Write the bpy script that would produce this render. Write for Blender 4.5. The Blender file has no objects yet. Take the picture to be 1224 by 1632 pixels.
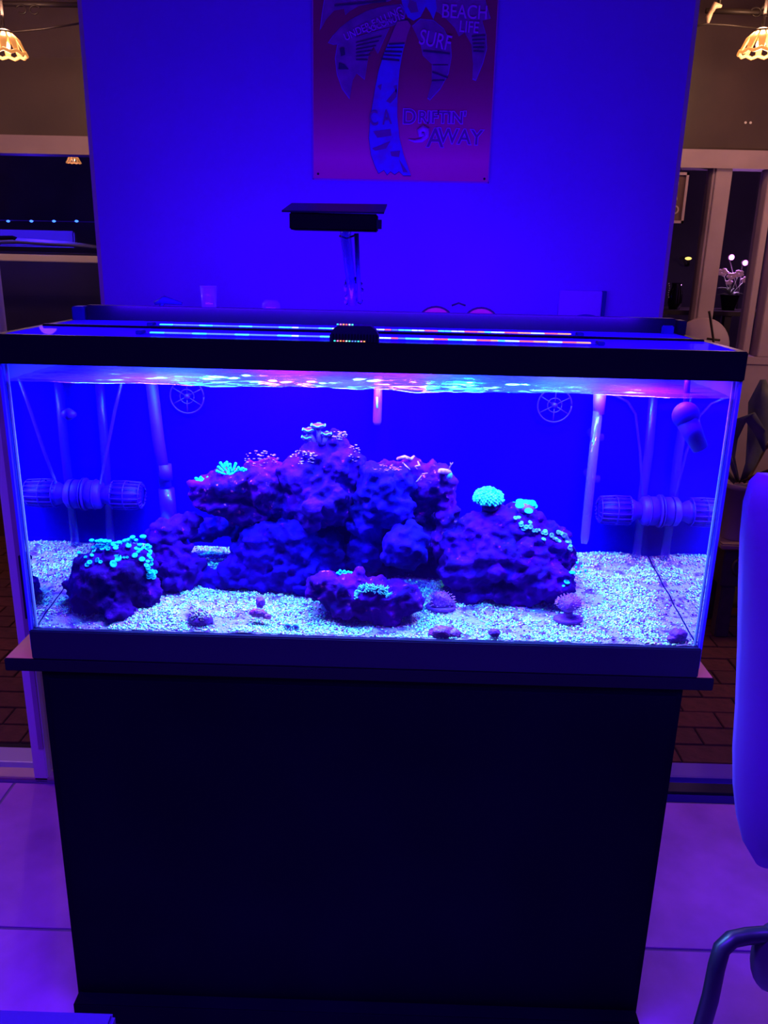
import bpy, bmesh, math, random
import numpy as np
from mathutils import Vector, Matrix, noise
from mathutils.bvhtree import BVHTree
random.seed(7); RNG = np.random.default_rng(7)
PI = math.pi
sc = bpy.context.scene
C = sc.collection

# ------------------------------------------------------------------ camera
CAM = Vector((0.048, -1.351, 1.553))
YAW, PITCH, ROLL, FPX = -0.0124, 0.3012, 0.0226, 1306.77
_f = Vector((math.sin(YAW)*math.cos(PITCH), math.cos(YAW)*math.cos(PITCH), -math.sin(PITCH)))
_r = _f.cross(Vector((0, 0, 1))).normalized(); _u = _r.cross(_f)
_R = _r*math.cos(ROLL)+_u*math.sin(ROLL); _U = -_r*math.sin(ROLL)+_u*math.cos(ROLL)
cam = bpy.data.objects.new('camera', bpy.data.cameras.new('camera')); C.objects.link(cam)
cam.matrix_world = Matrix(((_R.x, _U.x, -_f.x, CAM.x), (_R.y, _U.y, -_f.y, CAM.y), (_R.z, _U.z, -_f.z, CAM.z), (0, 0, 0, 1)))
cam.data.sensor_fit = 'HORIZONTAL'; cam.data.sensor_width = 36
cam.data.lens = 36*FPX/1224; cam.data.clip_start = 0.05
sc.camera = cam
def ray(x, y): return _f + _R*((x-612)/FPX) - _U*((y-816)/FPX)
def at(x, y, Y):                       # point of the photograph's pixel at depth plane Y
    d = ray(x, y); return CAM + d*((Y-CAM.y)/d.y)
def pxm(Y, z=1.0):                     # metres per pixel near depth Y
    return ((Y-CAM.y)*0.955+(CAM.z-z)*0.297)/FPX

# ------------------------------------------------------------------ world, exposure, lamps
w = bpy.data.worlds.new('world'); sc.world = w; w.use_nodes = True
w.node_tree.nodes['Background'].inputs[0].default_value = (0.12, 0.05, 0.5, 1)
w.node_tree.nodes['Background'].inputs[1].default_value = 0.01
sc.view_settings.view_transform = 'Standard'; sc.view_settings.look = 'None'
sc.view_settings.exposure = 0; sc.view_settings.gamma = 1; sc.view_settings.use_curve_mapping = False
cy = sc.cycles
cy.max_bounces = 8; cy.diffuse_bounces = 3; cy.glossy_bounces = 4; cy.transmission_bounces = 4
cy.transparent_max_bounces = 24; cy.caustics_reflective = False; cy.caustics_refractive = False
cy.use_denoising = True; cy.sample_clamp_indirect = 4; cy.sample_clamp_direct = 0
def area(name, loc, direction, sx, sy, power, col, spread=PI):
    l = bpy.data.lights.new(name, 'AREA'); l.shape = 'RECTANGLE'; l.size = sx; l.size_y = sy
    l.energy = power; l.color = col; l.spread = spread
    o = bpy.data.objects.new(name, l); C.objects.link(o); o.location = loc
    o.rotation_euler = Vector(direction).to_track_quat('-Z', 'Y').to_euler(); return o
def point(name, loc, power, col, rad=0.03):
    l = bpy.data.lights.new(name, 'POINT'); l.energy = power; l.color = col; l.shadow_soft_size = rad
    o = bpy.data.objects.new(name, l); C.objects.link(o); o.location = loc; return o
RIM = 1.42
BLUE = (0.085, 0.003, 1.0)
REEF = (0.17, 0.40, 1.0)
SEG = [(.03, .16, 1), (.02, .9, .9), (.03, .16, 1), (.8, .12, .8), (.03, .16, 1), (.5, .10, 1), (.02, .9, .9), (.03, .16, 1), (.15, 1, .35), (.05, .18, 1)]
for k in range(10):                      # the two LED bars light the reef in short coloured stretches
    xk = -0.4725+0.105*k
    area('reef_light_rear', (xk, 0.215, RIM-0.006), (0, 0.05, -1), 0.104, 0.03, 2.5, SEG[k], 2.6)
    area('reef_light_front', (xk, 0.07, RIM-0.006), (0, 0.12, -1), 0.104, 0.03, 2.3, SEG[(k+4) % 10], 2.6)
area('reef_fill_light', (0, 0.03, RIM-0.03), (0, 0.75, -1), 1.1, 0.03, 9, (0.07, 0.01, 1.0), 2.8)  # added blue fill that lifts the rock shadows; no third LED bar here
area('reef_bar_spill', (0, 0.30, RIM+0.045), (0, 1, 0.15), 1.05, 0.03, 4.6, BLUE)
# blue glow filling the room from the ceiling strip
area('room_blue_ceiling', (0.1, -0.75, 2.65), (0, 0.10, -1), 2.4, 0.4, 47, BLUE, 1.75)
point('patio_fill_right', (2.5, 1.9, 1.75), 20, (1, .48, .30), .08)  # added warm fill out of view, no fixture; brightens plant and lower wall
point('patio_fill_left', (-2.7, 1.3, 2.3), 26, (1, .48, .30), .08)  # its left counterpart, also an added fill without a fixture

# ------------------------------------------------------------------ materials
def mat(name, col, rough=0.5, metal=0.0, col2=None, scale=20.0, bump=0.0, bscale=None, spec=0.5, emit=None, estr=0, attr=None, lo=0.35, hi=0.65, detail=4, alpha=None):
    m = bpy.data.materials.new(name); m.use_nodes = True
    nt = m.node_tree; b = nt.nodes['Principled BSDF']
    b.inputs['Base Color'].default_value = (*col, 1); b.inputs['Roughness'].default_value = rough
    b.inputs['Metallic'].default_value = metal; b.inputs['Specular IOR Level'].default_value = spec
    tc = nt.nodes.new('ShaderNodeTexCoord')
    if attr:
        a = nt.nodes.new('ShaderNodeAttribute'); a.attribute_name = attr
        nt.links.new(a.outputs['Color'], b.inputs['Base Color'])
    if col2:
        n = nt.nodes.new('ShaderNodeTexNoise'); n.inputs['Scale'].default_value = scale; n.inputs['Detail'].default_value = detail
        r = nt.nodes.new('ShaderNodeValToRGB'); r.color_ramp.elements[0].position = lo; r.color_ramp.elements[1].position = hi
        r.color_ramp.elements[0].color = (*col, 1); r.color_ramp.elements[1].color = (*col2, 1)
        nt.links.new(tc.outputs['Object'], n.inputs['Vector']); nt.links.new(n.outputs['Fac'], r.inputs['Fac'])
        nt.links.new(r.outputs['Color'], b.inputs['Base Color'])
    if bump:
        n2 = nt.nodes.new('ShaderNodeTexNoise'); n2.inputs['Scale'].default_value = bscale or scale; n2.inputs['Detail'].default_value = 5
        bp = nt.nodes.new('ShaderNodeBump'); bp.inputs['Strength'].default_value = bump; bp.inputs['Distance'].default_value = 0.01
        nt.links.new(tc.outputs['Object'], n2.inputs['Vector']); nt.links.new(n2.outputs['Fac'], bp.inputs['Height'])
        nt.links.new(bp.outputs['Normal'], b.inputs['Normal'])
    if emit:
        b.inputs['Emission Color'].default_value = (*emit, 1); b.inputs['Emission Strength'].default_value = estr
        m.cycles.emission_sampling = 'NONE'
    return m
def clear(name, tint=(1, 1, 1), ior=1.33, rough=0.0, both=True, gtint=(1, 1, 1), body=None, bodyfac=0.0, extra=0.0, transl=0):
    """thin clear sheet: transparent + mirror by Fresnel; both=False keeps the inner side almost unreflecting"""
    m = bpy.data.materials.new(name); m.use_nodes = True; nt = m.node_tree; nt.nodes.clear()
    out = nt.nodes.new('ShaderNodeOutputMaterial'); mix = nt.nodes.new('ShaderNodeMixShader')
    t = nt.nodes.new('ShaderNodeBsdfTransparent'); t.inputs[0].default_value = (*tint, 1)
    g = nt.nodes.new('ShaderNodeBsdfGlossy'); g.inputs['Color'].default_value = (*gtint, 1); g.inputs['Roughness'].default_value = rough
    fr = nt.nodes.new('ShaderNodeFresnel'); fr.inputs['IOR'].default_value = ior
    fac = fr.outputs[0]
    if extra:
        ad = nt.nodes.new('ShaderNodeMath'); ad.operation = 'ADD'; ad.inputs[1].default_value = extra; ad.use_clamp = True
        nt.links.new(fac, ad.inputs[0]); fac = ad.outputs[0]
    if not both:
        ge = nt.nodes.new('ShaderNodeNewGeometry'); mu = nt.nodes.new('ShaderNodeMath'); mu.operation = 'SUBTRACT'; mu.use_clamp = True
        nt.links.new(fac, mu.inputs[0]); nt.links.new(ge.outputs['Backfacing'], mu.inputs[1]); fac = mu.outputs[0]
    nt.links.new(fac, mix.inputs[0]); nt.links.new(t.outputs[0], mix.inputs[1]); nt.links.new(g.outputs[0], mix.inputs[2])
    last = mix.outputs[0]
    if body:
        d = nt.nodes.new('ShaderNodeBsdfPrincipled'); d.inputs['Base Color'].default_value = (*body, 1); d.inputs['Roughness'].default_value = 0.3
        if transl:
            d = nt.nodes.new('ShaderNodeMixShader'); d1 = nt.nodes.new('ShaderNodeBsdfDiffuse'); d2 = nt.nodes.new('ShaderNodeBsdfTranslucent')
            d1.inputs[0].default_value = (*body, 1); d2.inputs[0].default_value = (*body, 1)
            nt.links.new(d1.outputs[0], d.inputs[1]); nt.links.new(d2.outputs[0], d.inputs[2]); d.inputs[0].default_value = transl
        m2 = nt.nodes.new('ShaderNodeMixShader'); m2.inputs[0].default_value = bodyfac
        nt.links.new(last, m2.inputs[1]); nt.links.new(d.outputs[0], m2.inputs[2]); last = m2.outputs[0]
    nt.links.new(last, out.inputs[0]); return m

M = {}
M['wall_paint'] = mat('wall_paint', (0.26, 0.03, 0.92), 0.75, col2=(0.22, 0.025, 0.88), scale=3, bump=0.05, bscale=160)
M['white_paint'] = mat('white_paint', (0.86, 0.84, 0.92), 0.45)
M['cream_paint'] = mat('cream_paint', (0.46, 0.36, 0.48), 0.55, col2=(0.40, 0.31, 0.42), scale=6, bump=0.05)
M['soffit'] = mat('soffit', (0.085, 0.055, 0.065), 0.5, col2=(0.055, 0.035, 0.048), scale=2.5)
M['ceiling'] = mat('ceiling_paint', (0.55, 0.40, 0.34), 0.7, col2=(0.30, 0.20, 0.16), scale=9)
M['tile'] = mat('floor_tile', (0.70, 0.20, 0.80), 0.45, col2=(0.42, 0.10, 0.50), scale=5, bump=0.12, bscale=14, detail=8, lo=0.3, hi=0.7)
M['grout'] = mat('grout', (0.25, 0.18, 0.30), 0.9)
M['paver'] = mat('paver', (0.15, 0.040, 0.028), 0.85, col2=(0.10, 0.028, 0.020), scale=24, bump=0.3, bscale=60)
M['paver_b'] = mat('paver_dark', (0.12, 0.034, 0.026), 0.85, col2=(0.08, 0.024, 0.018), scale=20, bump=0.3, bscale=60)
M['mortar'] = mat('joint_sand', (0.02, 0.012, 0.012), 0.95)
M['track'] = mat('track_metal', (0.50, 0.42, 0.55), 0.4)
M['track_wood'] = mat('track_cream', (0.65, 0.45, 0.40), 0.5)
M['black'] = mat('black_plastic', (0.010, 0.004, 0.035), 0.38, spec=0.3)
M['black_rim'] = mat('black_rim_plastic', (0.004, 0.002, 0.008), 0.35, spec=0.12)
M['matt_black'] = mat('matt_black', (0.003, 0.002, 0.004), 0.8, spec=0.1)
M['stand'] = mat('stand_black', (0.004, 0.001, 0.010), 0.6, col2=(0.003, 0.001, 0.008), scale=5, spec=0.03)
M['board_top'] = mat('board_wood', (0.95, 0.58, 0.12), 0.5, col2=(0.85, 0.48, 0.10), scale=15)
M['board_edge'] = mat('board_edge', (0.010, 0.004, 0.018), 0.5, spec=.1)
M['back_film'] = mat('back_film', (0.006, 0.0, 0.50), 0.6, col2=(0.004, 0.0, 0.33), scale=2.2, spec=0.0)
M['base_glass'] = mat('base_sheet', (0.05, 0.02, 0.3), 0.6)
M['glass'] = clear('tank_glass', (0.97, 0.98, 1.0), 1.45, both=False, body=(0.08, 0.0, 0.9), bodyfac=0.02)
M['glass_edge'] = clear('silicone_edge', (0.75, 0.8, 1.0), 1.2, both=False, body=(0.10, 0.05, 0.95), bodyfac=0.75)
M['silicone'] = mat('clear_silicone', (0.35, 0.32, 0.9), 0.4)
M['lid'] = clear('lid_glass', (0.9, 0.92, 1.0), 1.5, both=False, body=(0.12, 0.01, 1.0), bodyfac=0.72, transl=.4)
M['water_side'] = clear('water_side', (0.985, 0.985, 1.0), 1.33)
M['water_back'] = clear('water_against_film', (0.99, 0.99, 1.0), 1.01, both=False)
M['water_top'] = clear('water_top', (0.97, 0.97, 1.0), 1.33, both=False, rough=0.11, extra=0.30, body=(.22, .03, .95), bodyfac=.12)
M['pane'] = clear('window_pane', (0.85, 0.85, 0.9), 1.45, both=False)
M['thin'] = clear('clear_plastic', (0.93, 0.93, 1.0), 1.4, both=False, body=(0.45, 0.3, 0.95), bodyfac=0.22)
M['clear_arm'] = clear('clear_acrylic', (0.75, 0.75, 1.0), 1.45, both=False, body=(0.04, 0.0, 0.50), bodyfac=0.5)
M['equip'] = mat('haze_blue_equipment', (0.045, 0.002, 0.50), 0.5, col2=(0.03, 0.001, 0.40), scale=30, spec=0.1)  # bluish and low in contrast: water haze put into the equipment colours
M['track_blue'] = mat('track_shaded_metal', (0.16, 0.06, 0.45), 0.4)  # the track metal again, blue light of the right side put into its colour
M['equip_dark'] = mat('haze_blue_equipment_dark', (0.022, 0.002, 0.28), 0.5, spec=0.1)
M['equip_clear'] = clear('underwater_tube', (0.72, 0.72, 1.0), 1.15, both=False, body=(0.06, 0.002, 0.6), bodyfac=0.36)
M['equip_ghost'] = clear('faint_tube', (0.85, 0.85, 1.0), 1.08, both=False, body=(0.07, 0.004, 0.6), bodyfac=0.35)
M['heater_glass'] = clear('heater_glass', (0.8, 0.75, 1.0), 1.4, both=False, body=(0.22, 0.06, 0.8), bodyfac=0.3)
M['sand'] = mat('sand_base', (0.40, 0.25, 0.50), 0.9, col2=(0.12, 0.01, 0.32), scale=55, bump=0.8, bscale=350, lo=0.48, hi=0.62)
M['grain'] = mat('sand_grain', (1, 1, 1), 0.8, attr='col', spec=0.1)
M['iron'] = mat('wrought_iron', (0.015, 0.010, 0.010), 0.5)
M['sign'] = None

def rock_mat(name, base, mid, patch, pscale=16, seed=0.0, plo=0.60):
    m = bpy.data.materials.new(name); m.use_nodes = True; nt = m.node_tree; b = nt.nodes['Principled BSDF']
    b.inputs['Roughness'].default_value = 0.8; b.inputs['Specular IOR Level'].default_value = 0.04
    tc = nt.nodes.new('ShaderNodeTexCoord'); mp = nt.nodes.new('ShaderNodeMapping'); mp.inputs['Location'].default_value = (seed, seed*2, -seed)
    nt.links.new(tc.outputs['Object'], mp.inputs['Vector'])
    n = nt.nodes.new('ShaderNodeTexNoise'); n.inputs['Scale'].default_value = pscale; n.inputs['Detail'].default_value = 6
    n2 = nt.nodes.new('ShaderNodeTexNoise'); n2.inputs['Scale'].default_value = pscale*4; n2.inputs['Detail'].default_value = 8; n2.inputs['Roughness'].default_value = 0.65
    r = nt.nodes.new('ShaderNodeValToRGB'); r.color_ramp.elements[0].position = 0.36; r.color_ramp.elements[1].position = 0.62
    r.color_ramp.elements[0].color = (*base, 1); r.color_ramp.elements[1].color = (*mid, 1)
    r2 = nt.nodes.new('ShaderNodeValToRGB'); r2.color_ramp.elements[0].position = plo; r2.color_ramp.elements[1].position = plo+0.06
    r2.color_ramp.elements[0].color = (0, 0, 0, 1); r2.color_ramp.elements[1].color = (1, 1, 1, 1)
    mx = nt.nodes.new('ShaderNodeMixRGB'); mx.inputs[2].default_value = (*patch, 1)
    for q in (n, n2): nt.links.new(mp.outputs[0], q.inputs['Vector'])
    nt.links.new(n.outputs['Fac'], r.inputs['Fac']); nt.links.new(n2.outputs['Fac'], r2.inputs['Fac'])
    nt.links.new(r2.outputs['Color'], mx.inputs[0]); nt.links.new(r.outputs['Color'], mx.inputs[1]); nt.links.new(mx.outputs[0], b.inputs['Base Color'])
    bp = nt.nodes.new('ShaderNodeBump'); bp.inputs['Strength'].default_value = 0.7; bp.inputs['Distance'].default_value = 0.006
    nt.links.new(n2.outputs['Fac'], bp.inputs['Height']); nt.links.new(bp.outputs['Normal'], b.inputs['Normal'])
    return m
M['rock_a'] = rock_mat('live_rock', (0.008, 0.0, 0.09), (0.062, 0.0, 0.30), (0.50, 0.008, 0.34), 20, 0.0, 0.64)
M['rock_pink'] = rock_mat('coralline_rock', (0.012, 0.0, 0.10), (0.12, 0.0, 0.30), (0.90, 0.06, 0.34), 22, 3.1, 0.62)
M['rock_blue'] = rock_mat('fuzzy_blue_rock', (0.004, 0.0, 0.13), (0.020, 0.0, 0.32), (0.07, 0.0, 0.34), 14, 5.2, 0.62)
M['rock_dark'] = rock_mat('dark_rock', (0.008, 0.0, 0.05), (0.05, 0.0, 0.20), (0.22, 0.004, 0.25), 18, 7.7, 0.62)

# ------------------------------------------------------------------ mesh builder
def setprops(o, label=None, cat=None, group=None, kind=None):
    if label: o['label'] = label
    if cat: o['category'] = cat
    if group: o['group'] = group
    if kind: o['kind'] = kind
    return o
def thing(name, label, cat, loc, group=None):
    o = bpy.data.objects.new(name, None); C.objects.link(o); o.location = loc; o.empty_display_size = 0.05
    return setprops(o, label, cat, group)
class MB:
    def __init__(s): s.v = []; s.f = []
    def add(s, vs, fs):
        k = len(s.v); s.v += [Vector(v) for v in vs]; s.f += [tuple(i+k for i in f) for f in fs]; return s
    def box(s, x0, x1, y0, y1, z0, z1, rot=None, bev=0.0):
        if bev > 0:
            bm = bmesh.new(); bmesh.ops.create_cube(bm, size=1)
            for v in bm.verts: v.co = Vector(((x0+x1)/2+v.co.x*(x1-x0), (y0+y1)/2+v.co.y*(y1-y0), (z0+z1)/2+v.co.z*(z1-z0)))
            bmesh.ops.bevel(bm, geom=bm.edges[:], offset=bev, segments=2, affect='EDGES')
            bm.verts.index_update(); s.add([v.co.copy() for v in bm.verts], [[v.index for v in f.verts] for f in bm.faces]); bm.free(); return s
        vs = [(x, y, z) for z in (z0, z1) for x, y in ((x0, y0), (x1, y0), (x1, y1), (x0, y1))]
        if rot:
            c = Vector(((x0+x1)/2, (y0+y1)/2, (z0+z1)/2)); vs = [c+rot@(Vector(v)-c) for v in vs]
        return s.add(vs, [(3, 2, 1, 0), (4, 5, 6, 7), (0, 1, 5, 4), (1, 2, 6, 5), (2, 3, 7, 6), (3, 0, 4, 7)])
    def tube(s, pts, rad, seg=10, cap=True, flat=1.0):
        pts = [Vector(p) for p in pts]; n = len(pts)
        if not hasattr(rad, '__len__'): rad = [rad]*n
        d0 = (pts[1]-pts[0]).normalized(); a = Vector((0, 0, 1)) if abs(d0.z) < 0.9 else Vector((1, 0, 0))
        nx = d0.cross(a).normalized(); vs = []; fs = []
        for i, p in enumerate(pts):
            d = ((pts[min(i+1, n-1)]-pts[max(i-1, 0)])).normalized(); nx = (nx-d*nx.dot(d)).normalized(); ny = d.cross(nx)
            for k in range(seg):
                t = 2*PI*k/seg; vs.append(p+nx*math.cos(t)*rad[i]+ny*math.sin(t)*rad[i]*flat)
        for i in range(n-1):
            for k in range(seg): fs.append((i*seg+k, i*seg+(k+1) % seg, (i+1)*seg+(k+1) % seg, (i+1)*seg+k))
        if cap: fs.append(tuple(range(seg-1, -1, -1))); fs.append(tuple((n-1)*seg+k for k in range(seg)))
        return s.add(vs, fs)
    def lathe(s, c, prof, seg=24, axis=(0, 0, 1), sx=1, sy=1, cap=True):
        q = Vector(axis).normalized().to_track_quat('Z', 'Y'); c = Vector(c); vs = []; fs = []; n = len(prof)
        for r, z in prof:
            for k in range(seg):
                t = 2*PI*k/seg; vs.append(c+q@Vector((r*math.cos(t)*sx, r*math.sin(t)*sy, z)))
        for i in range(n-1):
            for k in range(seg): fs.append((i*seg+k, i*seg+(k+1) % seg, (i+1)*seg+(k+1) % seg, (i+1)*seg+k))
        if cap:
            fs.append(tuple(range(seg-1, -1, -1))); fs.append(tuple((n-1)*seg+k for k in range(seg)))
        return s.add(vs, fs)
    def ball(s, c, r, sc3=(1, 1, 1), sub=2, q=None, lump=0.0, freq=30):
        bm = bmesh.new(); bmesh.ops.create_icosphere(bm, subdivisions=sub, radius=1.0); c = Vector(c)
        vs = []
        for v in bm.verts:
            p = v.co.copy()
            if lump: p *= 1+lump*noise.noise((c+p*r)*freq)
            p = Vector((p.x*sc3[0], p.y*sc3[1], p.z*sc3[2]))*r
            if q: p = q@p
            vs.append(c+p)
        fs = [[v.index for v in f.verts] for f in bm.faces]; bm.free(); return s.add(vs, fs)
    def poly(s, pts, depth):               # flat outline in the XZ plane given as 3-D points, made thick along +Y
        pts = [Vector(p) for p in pts]; n = len(pts); d = Vector((0, depth, 0))
        return s.add(pts+[p+d for p in pts], [tuple(range(n)), tuple(range(2*n-1, n-1, -1))]+[(i, i+n, (i+1) % n+n, (i+1) % n) for i in range(n)])
    def build(s, name, m, parent=None, smooth=False, fix=True):
        me = bpy.data.meshes.new(name)
        if parent is not None: o0 = root_loc(parent)
        else:
            xs = np.array([tuple(v) for v in s.v]); mn, mx = xs.min(0), xs.max(0); o0 = Vector(((mn[0]+mx[0])/2, (mn[1]+mx[1])/2, mn[2]))
        me.from_pydata([tuple(v-o0) for v in s.v], [], s.f); me.materials.append(m)
        if fix:
            bm = bmesh.new(); bm.from_mesh(me); bmesh.ops.recalc_face_normals(bm, faces=bm.faces[:]); bm.to_mesh(me); bm.free()
        if smooth: me.polygons.foreach_set('use_smooth', [True]*len(me.polygons))
        me.update()
        o = bpy.data.objects.new(name, me); C.objects.link(o)
        if parent is not None: o.parent = parent
        else: o.location = o0
        return o
def root_loc(p):
    v = Vector(p.location); q = p.parent
    while q: v += Vector(q.location); q = q.parent
    return v
def struct(o, label=None): o['kind'] = 'structure'; return o
def B(*a, **k): return MB().box(*a, **k)

# ------------------------------------------------------------------ setting: floor, walls
WY = 0.80            # front face of the blue wall
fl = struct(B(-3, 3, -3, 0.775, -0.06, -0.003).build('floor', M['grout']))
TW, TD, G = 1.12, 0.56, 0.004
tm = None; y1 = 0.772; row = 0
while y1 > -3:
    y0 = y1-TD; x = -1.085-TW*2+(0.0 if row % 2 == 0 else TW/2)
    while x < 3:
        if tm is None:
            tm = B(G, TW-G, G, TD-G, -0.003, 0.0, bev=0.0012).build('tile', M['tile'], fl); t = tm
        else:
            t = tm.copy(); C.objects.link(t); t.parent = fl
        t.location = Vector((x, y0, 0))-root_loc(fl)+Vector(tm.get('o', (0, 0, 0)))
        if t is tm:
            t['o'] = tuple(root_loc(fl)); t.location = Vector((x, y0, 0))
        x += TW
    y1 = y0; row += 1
for o in list(fl.children):
    if 'o' in o: del o['o']
pf = struct(B(-3, 3.2, 0.93, 3.1, -0.08, -0.006).build('floor_patio', M['mortar']))
pm = [None, None]; PW, PD = 0.214, 0.107; y = 0.982; row = 0
while y < 3.05:
    for xa, xb in ((-2.45, -0.80), (0.80, 2.20)):
        x = xa+(PW/2 if row % 2 else 0)
        while x < xb:
            k = random.randint(0, 1)
            if (xa < 0 and x < -1.3-(y-0.98)*0.52-0.22) or (xa > 0 and x > 1.22+(y-0.98)*0.5) or (xa > 0 and y > 2.2) or (xa < 0 and x > -0.95-(y-.98)*.43) or (xa > 0 and x < .75+(y-.98)*.3): x += PW; continue
            if pm[k] is None:
                pm[k] = B(.003, PW-.003, .003, PD-.003, -0.03, 0.0, bev=0.002).build('brick', M['paver'] if k else M['paver_b'], pf); t = pm[k]
                pm[k].data.transform(Matrix.Translation(root_loc(pf)))
            else:
                t = pm[k].copy(); C.objects.link(t); t.parent = pf
            t.location = Vector((x, y, random.uniform(-.0015, .0015)))-root_loc(pf)
            x += PW
    y += PD; row += 1
tm.data.transform(Matrix.Identity(4))

CEIL = 2.75
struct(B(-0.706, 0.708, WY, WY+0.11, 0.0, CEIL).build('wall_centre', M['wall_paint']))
struct(B(-0.716, -0.706, WY+0.0, WY+0.11, 0.0, CEIL).build('trim_1', M['cream_paint']))
struct(B(0.708, 0.718, WY+0.0, WY+0.11, 0.0, CEIL).build('trim_2', M['cream_paint']))
struct(B(-3, 3, -3, WY+0.11, CEIL, CEIL+.08).build('ceiling', M['white_paint']))
struct(B(-3, 3.2, WY+.11, 5.6, CEIL, CEIL+.08).build('ceiling_patio', M['ceiling']))
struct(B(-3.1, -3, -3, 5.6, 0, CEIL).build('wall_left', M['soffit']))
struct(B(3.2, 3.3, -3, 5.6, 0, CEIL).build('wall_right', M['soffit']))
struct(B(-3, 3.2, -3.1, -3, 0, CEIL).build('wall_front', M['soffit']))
# thresholds
def threshold(name, x0, x1, y0, y1):
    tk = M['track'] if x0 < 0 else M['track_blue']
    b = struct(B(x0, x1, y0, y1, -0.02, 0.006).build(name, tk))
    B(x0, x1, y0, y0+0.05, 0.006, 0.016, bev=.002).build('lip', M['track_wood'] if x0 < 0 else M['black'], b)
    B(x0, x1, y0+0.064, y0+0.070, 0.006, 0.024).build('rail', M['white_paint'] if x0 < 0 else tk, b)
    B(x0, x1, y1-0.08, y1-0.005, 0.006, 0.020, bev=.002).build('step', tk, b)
    return b
threshold('trim_3', -3, -0.716, 0.775, 0.93)
threshold('trim_4', 0.718, 3.2, 0.80, 0.955)
# door post left
dp = struct(B(-1.026, -0.984, 0.775, 0.84, 0.0, CEIL, bev=.003).build('door_1', M['white_paint']))
B(-1.000, -0.986, 0.770, 0.776, 0.12, 2.1).build('strip', M['cream_paint'], dp)
B(-0.990, -0.985, 0.764, 0.776, 0.55, 0.74).build('latch', M['black'], dp)
dpn = B(-0.984, -0.716, 0.80, 0.806, 0.03, CEIL).build('pane', M['pane'], dp)
# ------------------------------------------------------------------ far wall of the patio
FY = 3.0
def wall_piece(x0, x1, z0, z1, m, y0=FY, y1=FY+0.12): return B(x0, x1, y0, y1, z0, z1)
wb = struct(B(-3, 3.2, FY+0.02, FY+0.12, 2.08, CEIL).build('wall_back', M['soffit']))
B(-3, 3.2, FY-0.02, FY+0.12, 2.003, 2.085, bev=.004).build('header', M['cream_paint'], wb)
B(-3, 3.2, FY-0.03, FY-0.02, 2.0, 2.012).build('header_lip', M['cream_paint'], wb)
B(1.2, 3.2, FY, FY+0.12, 0.0, 1.085).build('lower_wall', M['cream_paint'], wb)
B(-3, -1.2, FY, FY+0.12, 0.0, 0.9).build('lower_wall', M['paver_b'], wb)
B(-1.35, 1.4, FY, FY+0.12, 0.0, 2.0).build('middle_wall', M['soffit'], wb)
for xx in (1.664, 1.688): MB().lathe((xx+.03, FY+0.018, 2.21), [(.006, 0), (.006, .006)], 10, (0, -1, 0)).build('screw_cap', M['white_paint'], wb)
w1 = struct(B(-3.0, -1.35, FY+.02, FY+.08, 1.493, 1.527, bev=.003).build('window_1', M['white_paint']))
B(-1.475, -1.35, FY+.02, FY+.08, 0.9, 2.0, bev=.003).build('window_jamb', M['cream_paint'], w1)
B(-3.0, -1.35, FY+.05, FY+.056, 0.9, 1.493).build('pane', M['pane'], w1)
B(-3.0, -1.35, FY+.05, FY+.056, 1.527, 2.0).build('pane', M['pane'], w1)
w2 = struct(B(1.3, 3.2, FY-.01, FY+.1, 1.06, 1.10, bev=.003).build('window_2', M['cream_paint']))
def stile(xa, xb, name='stile', m='cream_paint', z0=1.1, z1=2.003, y0=FY-.01, y1=FY+.09):
    return B(xa, xb, y0, y1, z0, z1, bev=.003).build(name, M[m], w2)
xl = at(1137, 300, FY).x; xr = at(1163, 300, FY).x
stile(xl-.012, xl, 'stile_edge', y0=FY+.0); stile(xl, xr)
xl2 = at(1206, 400, FY).x; xr2 = at(1217, 400, FY).x; xg = at(1213, 520, FY).x
stile(xl2, xr2-.0); stile(xg, xg+.07)
B(xg+.01, 3.2, FY+.01, FY+.05, at(1216, 447, FY).z, at(1216, 434, FY).z).build('window_rail', M['cream_paint'], w2)
B(1.3, xl-.012, FY+.05, FY+.056, 1.1, 2.003).build('pane', M['pane'], w2)
B(xr, xl2, FY+.05, FY+.056, 1.1, 2.003).build('pane', M['pane'], w2)
B(xg+.07, 3.2, FY+.05, FY+.056, 1.1, 2.003).build('pane', M['pane'], w2)
# outside beyond the windows
M['night'] = mat('night_render', (0.10, 0.09, 0.16), 0.9, col2=(0.07, 0.06, 0.12), scale=3)
struct(B(-3, 3.2, 5.0, 5.1, 0, CEIL).build('wall_outer', M['night']))
struct(B(-3, 3.2, 3.12, 5.0, -0.1, 0).build('floor_yard', M['paver_b']))

# ------------------------------------------------------------------ stand
st = thing('aquarium_stand', 'plain black cabinet stand under the glass aquarium with wood-topped shelf board', 'cabinet', (0, 0.17, 0))
B(-0.597, 0.588, 0.0, 0.345, 0.0, 0.808, bev=.002).build('body', M['stand'], st)
B(-0.585, 0.578, -0.0035, 0.0, 0.03, 0.795, bev=.0015).build('front_panel', M['stand'], st)
B(-0.594, 0.585, -0.034, -0.0005, 0.0, 0.05, bev=.002).build('plinth', M['stand'], st)
B(-0.662, 0.640, -0.004, 0.40, 0.808, 0.8325, bev=.0015).build('shelf_board', M['board_edge'], st)
B(-0.660, 0.638, 0.0, 0.398, 0.831, 0.833).build('board_surface', M['board_top'], st)

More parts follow.
